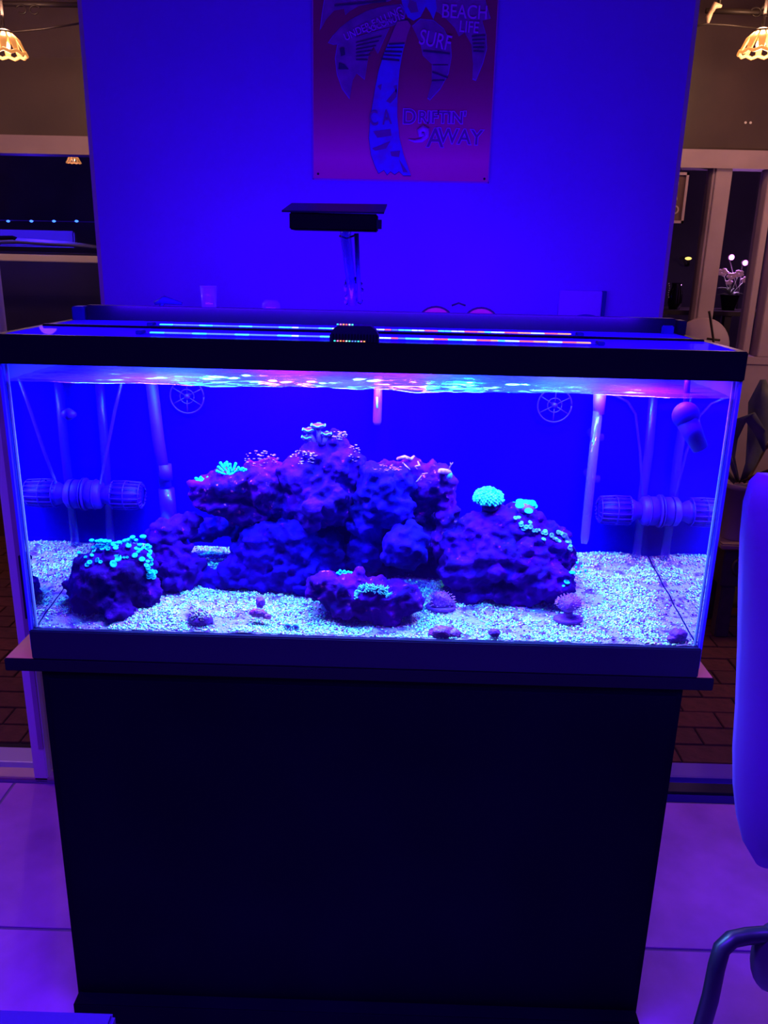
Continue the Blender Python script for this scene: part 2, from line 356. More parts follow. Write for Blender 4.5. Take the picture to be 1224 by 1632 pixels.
# ------------------------------------------------------------------ aquarium
TX, TD_, BZ = 0.613, 0.347, 0.833
aq = thing('aquarium', 'long glass aquarium with black plastic rims on the black stand', 'aquarium', (0, 0.17, BZ))
def ring(x, y0, y1, z0, z1, t, name, m):
    b = MB()
    b.box(-x, x, y0, y0+t, z0, z1, bev=.002); b.box(-x, x, y1-t, y1, z0, z1, bev=.002)
    b.box(-x, -x+t, y0+t, y1-t, z0, z1); b.box(x-t, x, y0+t, y1-t, z0, z1)
    return b.build(name, m, aq)
ring(TX, -.003, TD_, RIM-0.048, RIM, .014, 'top_rim', M['black_rim'])
ring(TX-.003, -.003, TD_, BZ, BZ+0.058, .016, 'base_rim', M['black'])
B(-.60, .60, .005, .342, BZ+.012, BZ+.018).build('base_panel', M['base_glass'], aq)
B(-.606, .606, .0, .005, BZ+.018, RIM-.01).build('front_pane', M['glass'], aq)
B(-.611, -.606, .0, .342, BZ+.018, RIM-.01).build('side_pane', M['glass_edge'], aq)
B(.606, .611, .0, .342, BZ+.018, RIM-.01).build('side_pane', M['glass_edge'], aq)
B(-.606, .606, .338, .343, BZ+.018, RIM-.01).build('rear_pane', M['back_film'], aq)
for s in (-1, 1):
    MB().tube([(s*.601, .0095, BZ+.06), (s*.6015, .0095, RIM-.05)], .0028, 6).build('silicone_bead', M['silicone'], aq)
B(-.60, .60, .014, .165, RIM-.004, RIM+.0, bev=0).build('lid_pane', M['lid'], aq)
B(-.60, .60, .172, .325, RIM-.004, RIM+.0).build('lid_pane', M['lid'], aq)
B(-.60, .60, .163, .174, RIM-.003, RIM+.004, bev=.001).build('lid_hinge', M['black_rim'], aq)
B(-.578, .598, .325, .352, RIM-.002, RIM+.029, bev=.002).build('rear_strip', M['black'], aq)
B(-.605, -.582, .318, .355, RIM-.004, RIM+.026, bev=.002).build('strip_bracket', M['equip_dark'], aq)
B(.570, .592, .312, .324, RIM-.002, RIM+.016, bev=.002).build('strip_bracket', M['equip'], aq)
B(.601, .618, .318, .355, RIM-.004, RIM+.026, bev=.002).build('strip_bracket', M['black'], aq)

# ------------------------------------------------------------------ water
def water():
    x0, x1, y0, y1, z0, zt = -.6045, .6045, .0065, .3365, BZ+.02, 1.343
    NX, NY = 300, 84; vs = []; fs = []
    for j in range(NY+1):
        for i in range(NX+1):
            X = x0+(x1-x0)*i/NX; Y = y0+(y1-y0)*j/NY
            amp = 0.0030 if X > -.3 else 0.0018
            amp *= 1.0 if X < .28 else 0.45
            z = zt+amp*(noise.noise(Vector((X*16, Y*42, 0)))+0.55*noise.noise(Vector((X*44, Y*90, 3)))) 
            ed = min(Y-y0, 0.02)/0.02; z += 0.0035*(1-ed)**2*noise.noise(Vector((X*5, 0, 9)))
            vs.append((X, Y, z))
    for j in range(NY):
        for i in range(NX):
            a = j*(NX+1)+i; fs.append((a, a+1, a+NX+2, a+NX+1))
    n = len(vs); nt = len(fs)
    border = [i for i in range(NX+1)]+[j*(NX+1)+NX for j in range(1, NY+1)]+[NY*(NX+1)+i for i in range(NX-1, -1, -1)]+[j*(NX+1) for j in range(NY-1, 0, -1)]
    for k in border: vs.append((vs[k][0], vs[k][1], z0))
    L = len(border)
    for k in range(L): fs.append((n+k, n+(k+1) % L, border[(k+1) % L], border[k]))
    fs.append(tuple(n+k for k in range(L-1, -1, -1)))
    me = bpy.data.meshes.new('water'); me.from_pydata(vs, [], fs); me.materials.append(M['water_side']); me.materials.append(M['water_top']); me.materials.append(M['water_back'])
    mi = [1]*nt+[2 if NX+NY <= k < 2*NX+NY else 0 for k in range(L)]+[0]; me.polygons.foreach_set('material_index', mi)
    me.polygons.foreach_set('use_smooth', [i < nt for i in range(len(fs))]); me.update()
    o = bpy.data.objects.new('water', me); C.objects.link(o)
    setprops(o, 'clear water filling the glass aquarium with a rippled surface', 'water', kind='stuff')
water()

# ------------------------------------------------------------------ sand
def sand_h(X, Y):
    h = 0.890+0.050*(max(0, Y)/.33)**1.1
    h += 0.006*noise.noise(Vector((X*7, Y*9, 1)))+0.003*noise.noise(Vector((X*25, Y*25, 4)))
    h += 0.010*math.exp(-((X-.5)/.12)**2)*(Y/.33)
    return h
def sand():
    NX, NY = 240, 66; vs = []; fs = []
    for j in range(NY+1):
        for i in range(NX+1):
            X = -.603+1.206*i/NX; Y = .008+.327*j/NY; vs.append((X, Y, sand_h(X, Y)))
    for j in range(NY):
        for i in range(NX):
            a = j*(NX+1)+i; fs.append((a, a+1, a+NX+2, a+NX+1))
    n = len(vs)
    border = [i for i in range(NX+1)]+[j*(NX+1)+NX for j in range(1, NY+1)]+[NY*(NX+1)+i for i in range(NX-1, -1, -1)]+[j*(NX+1) for j in range(NY-1, 0, -1)]
    for k in border: vs.append((vs[k][0], vs[k][1], BZ+.0225))
    L = len(border)
    for k in range(L): fs.append((n+k, n+(k+1) % L, border[(k+1) % L], border[k]))
    fs.append(tuple(n+k for k in range(L-1, -1, -1)))
    me = bpy.data.meshes.new('sand'); me.from_pydata(vs, [], fs); me.materials.append(M['sand']); me.update()
    o = bpy.data.objects.new('sand', me); C.objects.link(o)
    setprops(o, 'pale coarse coral sand covering the bottom of the aquarium', 'sand', kind='stuff')
    N = 34000
    octv = np.array([(1, 0, 0), (-1, 0, 0), (0, 1, 0), (0, -1, 0), (0, 0, 1), (0, 0, -1)], float)
    octf = np.array([(0, 2, 4), (2, 1, 4), (1, 3, 4), (3, 0, 4), (2, 0, 5), (1, 2, 5), (3, 1, 5), (0, 3, 5)])
    X = RNG.uniform(-.6, .6, N); Y = .011+.322*RNG.random(N)**1.15
    Z = np.array([sand_h(a, b) for a, b in zip(X, Y)])
    clump = np.array([noise.noise(Vector((a*11, b*16, 7)))+.5*noise.noise(Vector((a*40, b*50, 2))) for a, b in zip(X, Y)])
    keep = (RNG.random(N) < np.clip(0.95-1.5*np.clip(-clump-.06, 0, 1)*3.0, .10, 1)); X, Y, Z, clump = X[keep], Y[keep], Z[keep], clump[keep]; N = len(X)
    S = RNG.uniform(.0012, .0030, N)[:, None]*RNG.uniform(.6, 1.35, (N, 3))
    A = RNG.uniform(0, 2*PI, N); T = RNG.uniform(-.9, .9, N)
    v = octv[None]*S[:, None, :]
    v = v+v[:, :, [1, 2, 0]]*.25*RNG.uniform(-1, 1, (N, 6, 1))
    ca, sa = np.cos(A)[:, None], np.sin(A)[:, None]; x = v[..., 0]*ca-v[..., 1]*sa; yv = v[..., 0]*sa+v[..., 1]*ca
    ct, s_t = np.cos(T)[:, None], np.sin(T)[:, None]; y2 = yv*ct-v[..., 2]*s_t; z2 = yv*s_t+v[..., 2]*ct
    V = np.stack([x+X[:, None], y2+Y[:, None], z2+Z[:, None]+.0008], -1).reshape(-1, 3)
    F = (octf[None]+(np.arange(N)*6)[:, None, None]).reshape(-1, 3)
    pal = np.array([(.48, .90, .58), (.68, .92, .52), (.34, .78, .70), (.80, .80, .55), (.80, .34, .60), (.22, .02, .40), (.40, .55, .80)])
    p1 = np.array([.27, .20, .17, .13, .08, .07, .08]); p2 = np.array([.10, .08, .12, .12, .27, .20, .11])
    ci = np.where(clump > -.10, RNG.choice(7, N, p=p1), RNG.choice(7, N, p=p2)); col = pal[ci]*RNG.uniform(.75, 1.0, (N, 1))
    me = bpy.data.meshes.new('grains'); me.vertices.add(len(V)); me.vertices.foreach_set('co', V.ravel())
    me.loops.add(F.size); me.loops.foreach_set('vertex_index', F.ravel()); me.polygons.add(len(F)); me.polygons.foreach_set('loop_start', np.arange(len(F))*3)
    me.update(calc_edges=True)
    at_ = me.color_attributes.new('col', 'FLOAT_COLOR', 'POINT'); at_.data.foreach_set('color', np.concatenate([np.repeat(col, 6, 0), np.ones((N*6, 1))], 1).ravel())
    me.materials.append(M['grain']); g = bpy.data.objects.new('grains', me); C.objects.link(g); g.parent = o; g['kind'] = 'stuff'
sand()

# ------------------------------------------------------------------ live rock
texc = bpy.data.textures.new('lump', 'CLOUDS'); texc.noise_scale = .045; texc.noise_depth = 3
texf = bpy.data.textures.new('pit', 'CLOUDS'); texf.noise_scale = .014; texf.noise_depth = 2
texv = bpy.data.textures.new('cell', 'VORONOI'); texv.noise_scale = .022; texv.distance_metric = 'DISTANCE'
rocks = []; RR = random.Random(11)
def rock(name, label, blobs, m, vox=.0040, amp=.020, fine=.014, knob=1.6, group='live rocks of the reef', cat='rock'):
    b = MB()
    for (px, py, rx, ry, Y, *rest) in blobs:
        c = at(px, py, Y); s = pxm(Y, c.z); rY = rest[0] if rest else min(rx, ry)*s*.95
        b.ball(c, 1, (rx*s, rY, ry*s), 3)
        for k in range(int(knob*(rx+ry)/10)):
            d = Vector((RR.gauss(0, 1), RR.gauss(0, 1)-.5, RR.gauss(0, 1)+.2)).normalized(); q = RR.uniform(.16, .36)*min(rx, ry)*s
            b.ball(c+Vector((d.x*rx*s, d.y*rY, d.z*ry*s))*.93, q, (RR.uniform(.8, 1.3), 1, RR.uniform(.7, 1.2)), 2)
    xs = np.array([tuple(v) for v in b.v])
    o = b.build(name, m, None, smooth=True)
    r = o.modifiers.new('r', 'REMESH'); r.mode = 'VOXEL'; r.voxel_size = vox; r.use_smooth_shade = True
    for tx, st_ in ((texc, amp), (texv, fine), (texf, fine*.9)):
        d = o.modifiers.new('d', 'DISPLACE'); d.texture = tx; d.strength = st_; d.mid_level = .5; d.texture_coords = 'GLOBAL'
    setprops(o, label, cat, group); rocks.append(o); return o
R_ = {}
R_['left'] = rock('reef_rock', 'dark boulder at the left end of the sand crowned with cyan button polyps', [
    (172, 925, 58, 50, .10), (205, 905, 40, 38, .12), (140, 940, 32, 32, .10), (178, 972, 52, 24, .085), (145, 968, 26, 24, .08), (190, 975, 24, 24, .06), (232, 945, 22, 38, .10), (226, 895, 20, 26, .13)], M['rock_dark'], amp=.012)
R_['leftmid'] = rock('reef_rock', 'small knobbly purple rock stack right behind the polyp-covered left boulder', [
    (262, 850, 26, 24, .19), (286, 842, 26, 20, .20), (272, 880, 32, 28, .19), (288, 915, 34, 40, .18), (300, 945, 30, 18, .18), (305, 832, 18, 14, .2)], M['rock_a'], amp=.014)
R_['ledge'] = rock('reef_rock', 'overhanging purple ledge rock carrying the green finger coral', [
    (330, 782, 28, 24, .20), (372, 772, 42, 26, .20), (415, 770, 40, 34, .21), (350, 805, 34, 18, .20), (400, 815, 42, 26, .22), (432, 745, 26, 16, .21), (445, 790, 30, 40, .22)], M['rock_pink'], amp=.014)
R_['peak'] = rock('reef_rock', 'tallest rock at the peak of the reef, dark with pink crusts', [
    (482, 755, 40, 28, .20), (510, 790, 52, 50, .21), (470, 800, 34, 42, .22), (540, 740, 36, 34, .21), (566, 750, 20, 30, .21), (533, 705, 22, 18, .21), (545, 790, 36, 50, .22), (500, 728, 24, 18, .20), (560, 800, 22, 40, .23)], M['rock_a'], amp=.015)
R_['base'] = rock('reef_rock', 'broad dark blue base rock under the ledge, left of the centre', [
    (430, 875, 54, 46, .20), (472, 860, 40, 38, .19), (408, 915, 40, 34, .19), (470, 915, 56, 34, .18), (345, 932, 46, 24, .19), (385, 912, 34, 32, .19), (455, 835, 38, 20, .22), (520, 880, 32, 42, .21)], M['rock_blue'], amp=.016)
R_['column'] = rock('reef_rock', 'fuzzy blue upright rock column in the middle of the reef', [
    (606, 790, 38, 44, .18), (590, 830, 32, 46, .19), (630, 770, 34, 26, .19), (632, 815, 28, 34, .17), (585, 880, 30, 34, .19), (600, 755, 28, 18, .19)], M['rock_blue'], amp=.010)
R_['arch'] = rock('reef_rock', 'arched purple rock right of centre topped by pink branch fragments', [
    (650, 752, 36, 20, .215), (690, 768, 36, 30, .215), (710, 790, 18, 34, .215), (712, 830, 20, 34, .215), (672, 800, 22, 26, .23), (618, 748, 28, 14, .22), (708, 865, 26, 24, .21)], M['rock_pink'], amp=.012)
R_['ball'] = rock('reef_rock', 'round fuzzy blue ball rock beneath the arch', [
    (645, 872, 36, 36, .13), (640, 845, 16, 12, .14)], M['rock_blue'], amp=.008, fine=.012, knob=1.0)
R_['hill'] = rock('reef_rock', 'large craggy purple hill rock forming the right end of the reef', [
    (765, 845, 42, 30, .19), (812, 840, 48, 30, .19), (858, 865, 42, 38, .20), (890, 890, 26, 32, .20), (780, 890, 52, 42, .17), (760, 945, 50, 20, .15), (820, 948, 44, 18, .14), (835, 905, 50, 44, .17), (738, 905, 40, 40, .17), (872, 925, 40, 34, .15), (790, 935, 60, 24, .165), (730, 868, 26, 26, .18), (893, 930, 20, 30, .13), (838, 822, 24, 12, .19)], M['rock_a'], amp=.018)
R_['mound'] = rock('reef_rock', 'low reddish purple mound rock at the front centre holding the fringed coral', [
    (520, 935, 32, 26, .09), (560, 950, 44, 36, .085), (605, 960, 46, 32, .075), (645, 955, 30, 26, .08), (600, 938, 40, 18, .09), (560, 925, 24, 14, .10), (612, 985, 26, 12, .06)], M['rock_pink'], amp=.011)
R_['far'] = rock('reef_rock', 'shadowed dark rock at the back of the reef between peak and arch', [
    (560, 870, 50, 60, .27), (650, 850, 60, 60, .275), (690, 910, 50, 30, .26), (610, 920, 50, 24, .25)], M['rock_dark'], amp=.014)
R_['shelf'] = rock('reef_rock', 'dim blue slab leaning under the ledge rock on the left side', [
    (400, 845, 44, 22, .27), (360, 838, 40, 18, .27), (325, 850, 26, 14, .27)], M['rock_blue'], amp=.012)
bpy.context.view_layer.update()
dg = bpy.context.evaluated_depsgraph_get(); bvh = {}
def tree(key):
    if key not in bvh:
        o = R_[key]; e = o.evaluated_get(dg); me = e.to_mesh(); mw = o.matrix_world
        bvh[key] = BVHTree.FromPolygons([mw@v.co for v in me.vertices], [tuple(p.vertices) for p in me.polygons]); e.to_mesh_clear()
    return bvh[key]
def hit(px, py, keys, Y=.15):
    best = None
    for k in keys:
        d = ray(px, py).normalized(); loc, n, i, dist = tree(k).ray_cast(CAM, d)
        if loc is not None and (best is None or dist < best[2]): best = (loc, n, dist)
    if best is None: return at(px, py, Y), Vector((0, -.3, 1)).normalized()
    return best[0], best[1]
def top(x, y, keys):
    best = None
    for k in keys:
        loc, n, i, dist = tree(k).ray_cast(Vector((x, y, 1.34)), Vector((0, 0, -1)))
        if loc is not None and (best is None or loc.z > best.z): best = loc
    return best
def on_rock(px, py, Y, keys):
    p = at(px, py, Y); t = top(p.x, Y, keys); return Vector((p.x, Y, t.z)) if t else p

# ------------------------------------------------------------------ corals
M['cyan'] = mat('cyan_coral', (0.0, 0.75, 0.62), 0.6, col2=(0.0, 0.50, 0.55), scale=120, bump=.3, bscale=300, spec=.2)
M['cyan_polyp'] = mat('cyan_polyp', (0.0, 0.62, 0.62), 0.6, col2=(0.0, 0.36, 0.60), scale=60, spec=.2)
M['mint'] = mat('mint_coral', (0.12, 0.95, 0.62), 0.6, col2=(0.0, 0.60, 0.50), scale=110, bump=.4, bscale=400, spec=.2)
M['teal_dull'] = mat('dull_teal_coral', (0.08, 0.42, 0.50), 0.7, col2=(0.10, 0.15, 0.42), scale=70, spec=.2)
M['pinkish'] = mat('pink_coral', (0.62, 0.14, 0.42), 0.7, col2=(0.25, 0.02, 0.36), scale=60, spec=.2)
M['red'] = mat('red_coral', (0.20, 0.002, 0.24), 0.4, col2=(0.75, 0.03, 0.28), scale=70, bump=.4, bscale=200, lo=.54, hi=.64)
M['purple'] = mat('purple_coral', (0.22, 0.002, 0.40), 0.7, col2=(0.12, 0.001, 0.30), scale=40, bump=.3, bscale=200)
M['pale'] = mat('pale_shell', (0.62, 0.17, 0.42), 0.6, col2=(0.22, 0.01, 0.32), scale=80)
M['leather'] = mat('leather_coral', (0.10, 0.001, 0.28), 0.7, col2=(0.06, 0.001, 0.22), scale=60)
M['leather_rim'] = mat('leather_rim', (0.08, 0.26, 0.42), 0.7)

def branching(name, label, px, py, Y, keys, n, L, r, spread, m, wide=1.0, parent_mat=None):
    base = on_rock(px, py, Y, keys); t = thing(name, label, 'coral', base-Vector((0, 0, .004)))
    MB().ball(base-Vector((0, 0, .002)), r*2.6, (1.6*wide, 1.2, .8), 2, lump=.4).build('base', parent_mat or m, t, True)
    for i in range(n):
        a = (i/(n-1)-.5)*2*spread if n > 1 else 0; yy = random.uniform(-.5, .4)
        d = Vector((math.sin(a)*wide, yy*.8, math.cos(a)*.95)).normalized()
        l = L*random.uniform(.7, 1.1); p0 = base+Vector((math.sin(a)*r*3*wide, yy*r*4, -.002)); mid = p0+d*l*.5+Vector((random.uniform(-.2, .2)*l*.3, 0, 0)); tip = p0+d*l+Vector((0, 0, l*.12))
        b = MB().tube([p0, mid, tip], [r*.8, r*.8, r*.95], 7); b.ball(tip, r*1.25, sub=1)
        if i % 2 == 0:
            d2 = (d+Vector((random.choice((-.7, .7)), 0, .2))).normalized(); t2 = mid+d2*l*.45; b.tube([mid, t2], [r*.7, r*.85], 6); b.ball(t2, r*1.1, sub=1)
        b.build('branch', m, t, True)
    return t
branching('finger_coral', 'bright cyan finger coral with stubby branches on the left ledge rock', 368, 745, .195, ['ledge'], 9, .024, .0028, 1.15, M['cyan'], 1.25)
branching('finger_coral', 'tiny cyan coral nub at the far left tip of the ledge rock', 320, 757, .195, ['ledge'], 3, .008, .0026, .9, M['cyan'])
branching('nub_coral', 'small vivid cyan coral cluster on the front mound rock', 549, 905, .10, ['mound'], 5, .008, .003, 1.0, M['cyan'])
# leather coral on the peak
lb = on_rock(512, 700, .20, ['peak']); lt = thing('leather_coral', 'purple leather coral with pale scalloped caps on top of the reef peak', 'coral', lb)
for (px, py, rr) in ((492, 688, .012), (507, 681, .014), (520, 694, .010), (489, 700, .010)):
    c = at(px, py, .20); MB().tube([(lb.x+(c.x-lb.x)*.5, .2, lb.z-.006), (c.x, .2, c.z)], [.006, .005], 8).build('stalk', M['leather'], lt, True)
    cp = MB().lathe((c.x, .2, c.z-.004), [(.004, 0), (rr*.9, .004), (rr, .007), (rr*.8, .010), (rr*.3, .009)], 14).build('cap', M['leather'], lt, True)
    MB().tube([(c.x+rr*math.cos(a), .2+rr*math.sin(a), c.z+.0045+.0015*math.sin(a*5)) for a in [2*PI*k/22 for k in range(23)]], .0013, 5).build('rim', M['leather_rim'], cp, True)
# dome coral
def nub_dome(name, label, c, R, H, n, r, m, stalk=None, full=.55, parent=None, squash=1.0, name2='dome'):
    t = parent or thing(name, label, 'coral', c)
    b = MB(); b.ball(c, R*.9, (1, squash, H/R*.9), 3)
    for i in range(n):
        z = 1-(i+.5)/n*(1+full); ph = i*2.39996; rr = math.sqrt(max(0, 1-z*z)); p = Vector((rr*math.cos(ph)*R, rr*math.sin(ph)*R*squash, z*H))
        b.ball(c+p*random.uniform(.94, 1.05), r*random.uniform(.8, 1.25), (1, 1, 1), 1)
    b.build(name2, m, t, True); return t
dc = at(778, 795, .19); tp = top(dc.x, .19, ['hill']) or dc
dt = thing('dome_coral', 'glowing mint green domed coral on a dark stalk above the right hill rock', 'coral', Vector((dc.x, .19, tp.z-.003)))
MB().tube([(dc.x, .19, tp.z-.004), (dc.x+.002, .19, dc.z)], [.011, .014], 12).build('stalk', M['rock_dark'], dt, True)
nub_dome('', '', dc, .0285, .021, 190, .0031, M['mint'], parent=dt, full=.25)
MB().ball(dc+Vector((.003, -.012, -.013)), .014, (1.2, 1, .6), 2).build('underside', M['rock_dark'], dt, True)
# plate corals on hill
def plates(name, label, spots, keys, m, r0, n_group=1, Y=.19):
    p0, _ = hit(spots[0][0], spots[0][1], keys, Y); t = thing(name, label, 'coral', p0)
    for (px, py, *q) in spots:
        p, n = hit(px, py, keys, Y); r = r0*random.uniform(.75, 1.2)
        if q: r = q[0]
        ax = (n+Vector((0, -.3, .55))).normalized(); s_ = random.uniform(.8, 1.0)
        MB().lathe(p-ax*.0012, [(r*.35, -.002), (r*.8, .0015), (r, .0035), (r*.85, .0042), (r*.4, .0026), (.0003, .0024)], 9, ax, 1, s_).build('polyp', m, t, True)
    return t
def fan(name, label, cx, cy, Y, keys, n, r, m):
    base = on_rock(cx, cy, Y, keys); t = thing(name, label, 'coral', base-Vector((0, 0, .003)))
    for i in range(n):
        a = random.uniform(0, 2*PI); rr = r*random.uniform(.3, 1.1); p = base+Vector((math.cos(a)*rr*1.4, math.sin(a)*rr*.8, .004+random.uniform(-.3, .6)*r*.7))
        ax = Vector((math.cos(a)*.9, -.7, .75)); s_ = random.uniform(.007, .011)
        MB().lathe(p, [(s_*.3, -.004), (s_*.8, 0), (s_, .002), (s_*.85, .0025), (s_*.3, 0.001)], 9, ax, 1, .7).build('plate', m, t, True)
    MB().ball(base, r*.9, (1.2, .8, .6), 2, lump=.5).build('base', M['purple'], t, True)
    return t
fan('plate_coral', 'ruffled teal plate coral on the crest of the right hill rock', 836, 812, .19, ['hill'], 14, .020, M['cyan_polyp'])
plates('polyp_colony', 'pale grey-green polyp mat on the right shoulder of the hill rock', [(825+random.uniform(-8, 10)+i*2.9, 828+i*1.7+random.uniform(-6, 10)) for i in range(22)], ['hill'], M['teal_dull'], .0048)
plates('polyp_colony', 'drooping teal polyp sheet at the right edge of the hill rock', [(893+i*1.3+random.uniform(-4, 3), 846+i*1.9+random.uniform(-4, 4)) for i in range(16)], ['hill'], M['teal_dull'], .0048)
plates('polyp_colony', 'few bright cyan polyps low on the right end of the hill rock', [(912, 914, .0075), (903, 928, .0075), (920, 898, .003), (927, 903, .0025), (933, 910, .0025), (925, 912, .002), (918, 905, .0025), (898, 935, .003)], ['hill'], M['cyan_polyp'], .004, Y=.13)
# button polyps on the left boulder
sp = [(126, 882), (137, 889), (146, 886), (150, 879), (157, 877), (143, 897), (156, 893), (160, 896), (139, 901), (187, 890, .0085), (180, 899, .0075), (215, 886, .006), (226, 892, .0065), (197, 889, .003), (203, 889, .003)]
sp += [(random.uniform(146, 206), random.uniform(862, 876)) for i in range(34)]
sp += [(random.uniform(200, 238), random.uniform(856, 882)) for i in range(16)]
sp += [(236+random.uniform(-3, 5), 870+i*3.2) for i in range(15)]+[(random.uniform(233, 249), random.uniform(908, 920)) for i in range(10)]
plates('button_polyps', 'cyan button polyp colony spread over the left boulder', sp, ['left'], M['cyan_polyp'], .0052, Y=.10)
# fringed horseshoe coral on the mound
fb, _ = hit(593, 945, ['mound'], .07); ft = thing('fringed_coral', 'pale teal horseshoe shaped fringed coral on the front mound rock', 'coral', fb)
b = MB()
for i in range(260):
    a = PI*(i/259); R = .027+random.uniform(-.005, .006)
    px = 593-26*math.cos(a)*random.uniform(.85, 1.12); py = 951-14*math.sin(a)+random.uniform(-5, 6)
    p, n = hit(px, py, ['mound'], .07); d = (n+Vector((random.uniform(-.5, .5), -.4, random.uniform(-.2, .7)))).normalized()
    b.tube([p-n*.002, p+d*.004, p+d*.008+Vector((0, 0, random.uniform(-.003, .002)))], [.0011, .001, .0006], 5)
b.build('tentacles', mat('fringe', (.25, .80, .72), .7, col2=(.12, .45, .62), scale=90), ft, True)['kind'] = 'stuff'
# purple tree corals on disc plugs
def tree_coral(label, px, py, Y, R, tipmat, disc=True, hgt=.030, keys=None):
    p = at(px, py, Y); z = sand_h(p.x, Y); p = Vector((p.x, Y, z)); t = thing('tree_coral', label, 'coral', p)
    if disc: MB().lathe((p.x, Y, z-.003), [(R*1.15, 0), (R*1.3, .004), (R*1.2, .009), (R*.4, .011)], 18, sy=.7).build('plug', M['purple'], t, True)
    MB().tube([(p.x, Y, z), (p.x, Y, z+hgt*.6)], [R*.45, R*.38], 10).build('stalk', M['purple'], t, True)
    MB().ball((p.x, Y, z+hgt), R*.92, (1.05, .8, .75), 3, lump=.3, freq=60).build('head', M['purple'], t, True)
    b = MB()
    for i in range(90):
        zz = 1-(i+.5)/90*1.25; ph = i*2.4; rr = math.sqrt(max(0, 1-zz*zz)); d = Vector((rr*math.cos(ph)*1.05, rr*math.sin(ph)*.8, zz*.75))
        q = Vector((p.x, Y, z+hgt))+d*R; b.tube([q, q+d*.004+Vector((random.uniform(-.002, .002), 0, .001))], [.0009, .0006], 4)
    b.build('tips', tipmat, t)['kind'] = 'stuff'; return t
tree_coral('purple mushroom-shaped branching coral on a round plug in the right sand', 903, 1010, .085, .022, M['pinkish'], hgt=.034)
tree_coral('bushy purple coral with pale tips on the sand between mound and hill rock', 702, 978, .115, .024, M['pinkish'], hgt=.014)
# pieces lying on the sand
def small_rock(name, label, blobs, m, cat='rock', amp=.004, group=None):
    b = MB()
    for (px, py, rx, ry, Y) in blobs:
        c = at(px, py, Y); s = pxm(Y, c.z); b.ball(c, 1, (rx*s, min(rx, ry)*s, ry*s), 3, lump=.35, freq=70)
    o = b.build(name, m, None, True); d = o.modifiers.new('d', 'DISPLACE'); d.texture = texf; d.strength = amp; d.texture_coords = 'GLOBAL'
    return setprops(o, label, cat, group)
sr = 'loose stones on the sand'
small_rock('rubble_stone', 'flat glossy dark red stone against the front glass right of centre', [(704, 1008, 20, 11, .022), (721, 1010, 13, 9, .024), (692, 1010, 10, 8, .022)], M['red'], group=sr)
small_rock('rubble_stone', 'small red speckled stone on the front sand left of centre', [(410, 977, 14, 7, .045), (425, 982, 7, 5, .045)], M['red'], group=sr)
small_rock('rubble_stone', 'small upright purple stone near the left front sand', [(415, 960, 7, 9, .07)], M['purple'], group=sr)
small_rock('rubble_stone', 'little round violet pebble right of the dark red stone', [(788, 1008, 9, 7, .02)], M['purple'], group=sr)
small_rock('rubble_stone', 'dark purple stone in the right front corner of the sand', [(1080, 1012, 13, 11, .025), (1072, 1018, 10, 6, .02)], M['purple'], group=sr)
so = small_rock('open_brain_coral', 'domed tan coral with a pink-speckled crown on the left front sand', [(319, 985, 19, 15, .035)], M['purple'], cat='coral')
bc = at(319, 983, .035); b = MB()
for i in range(110):
    d = Vector((random.gauss(0, 1), random.gauss(-.5, .7), abs(random.gauss(.9, .6)))).normalized()
    b.ball(bc+Vector((d.x*.0205, d.y*.0165, d.z*.0175)), random.uniform(.0014, .0024), sub=1)
cr = b.build('crown', mat('crown', (.85, .28, .40), .7, col2=(.25, .45, .50), scale=150), so, True)
# ring polyps in the front sand
rp = at(465, 991, .03); rt = thing('ring_polyps', 'two dull teal ring shaped polyps in the front sand', 'coral', (rp.x, .03, sand_h(rp.x, .03)))
for px in (459, 471):
    c = at(px, 991, .03); c.z = sand_h(c.x, .03)+.006
    MB().tube([(c.x+.0055*math.cos(a), .03-.002, c.z+.0055*math.sin(a)) for a in [2*PI*k/16 for k in range(17)]], .0016, 6).build('ring', M['teal_dull'], rt, True)
    MB().ball((c.x, .031, c.z), .0042, (1, .5, 1), 2).build('centre', M['purple'], rt, True)
# pink fragments on the arch
for i, (pts, r, lab) in enumerate([
    ([(634, 732), (645, 729), (655, 733), (660, 728)], .0034, 'pale pink wedge of coral rubble at the very top of the arch rock'),
    ([(642, 738), (648, 744), (653, 748)], .0016, 'short slanting pink twig on the left of the arch top'),
    ([(640, 764), (646, 758), (651, 753)], .0017, 'forked pink twig hanging on the left face of the arch'),
    ([(658, 772), (666, 766), (672, 758)], .0017, 'long pink twig pointing down the middle of the arch face'),
    ([(662, 744), (668, 742), (666, 736)], .0022, 'curled pink knob near the middle of the arch top'),
    ([(673, 756), (681, 754)], .0014, 'tiny orange-pink twig on the right of the arch face')]):
    P = []
    for q in pts:
        p, n = hit(q[0], q[1], ['arch'], .2); P.append(p+n*r*.3)
    b = MB().tube(P, [r]+[r*1.1]*(len(P)-2)+[r*.7], 7); b.ball(P[0], r*1.0, sub=1); b.ball(P[-1], r*.8, sub=1)
    if 'forked' in lab or 'wedge' in lab: b.tube([P[1], P[1]+Vector((.006, -.003, -.004))], [r*.8, r*.5], 6)
    setprops(b.build('coral_twig', M['pinkish'], None, True), lab, 'coral', 'pink twigs on the arch rock')
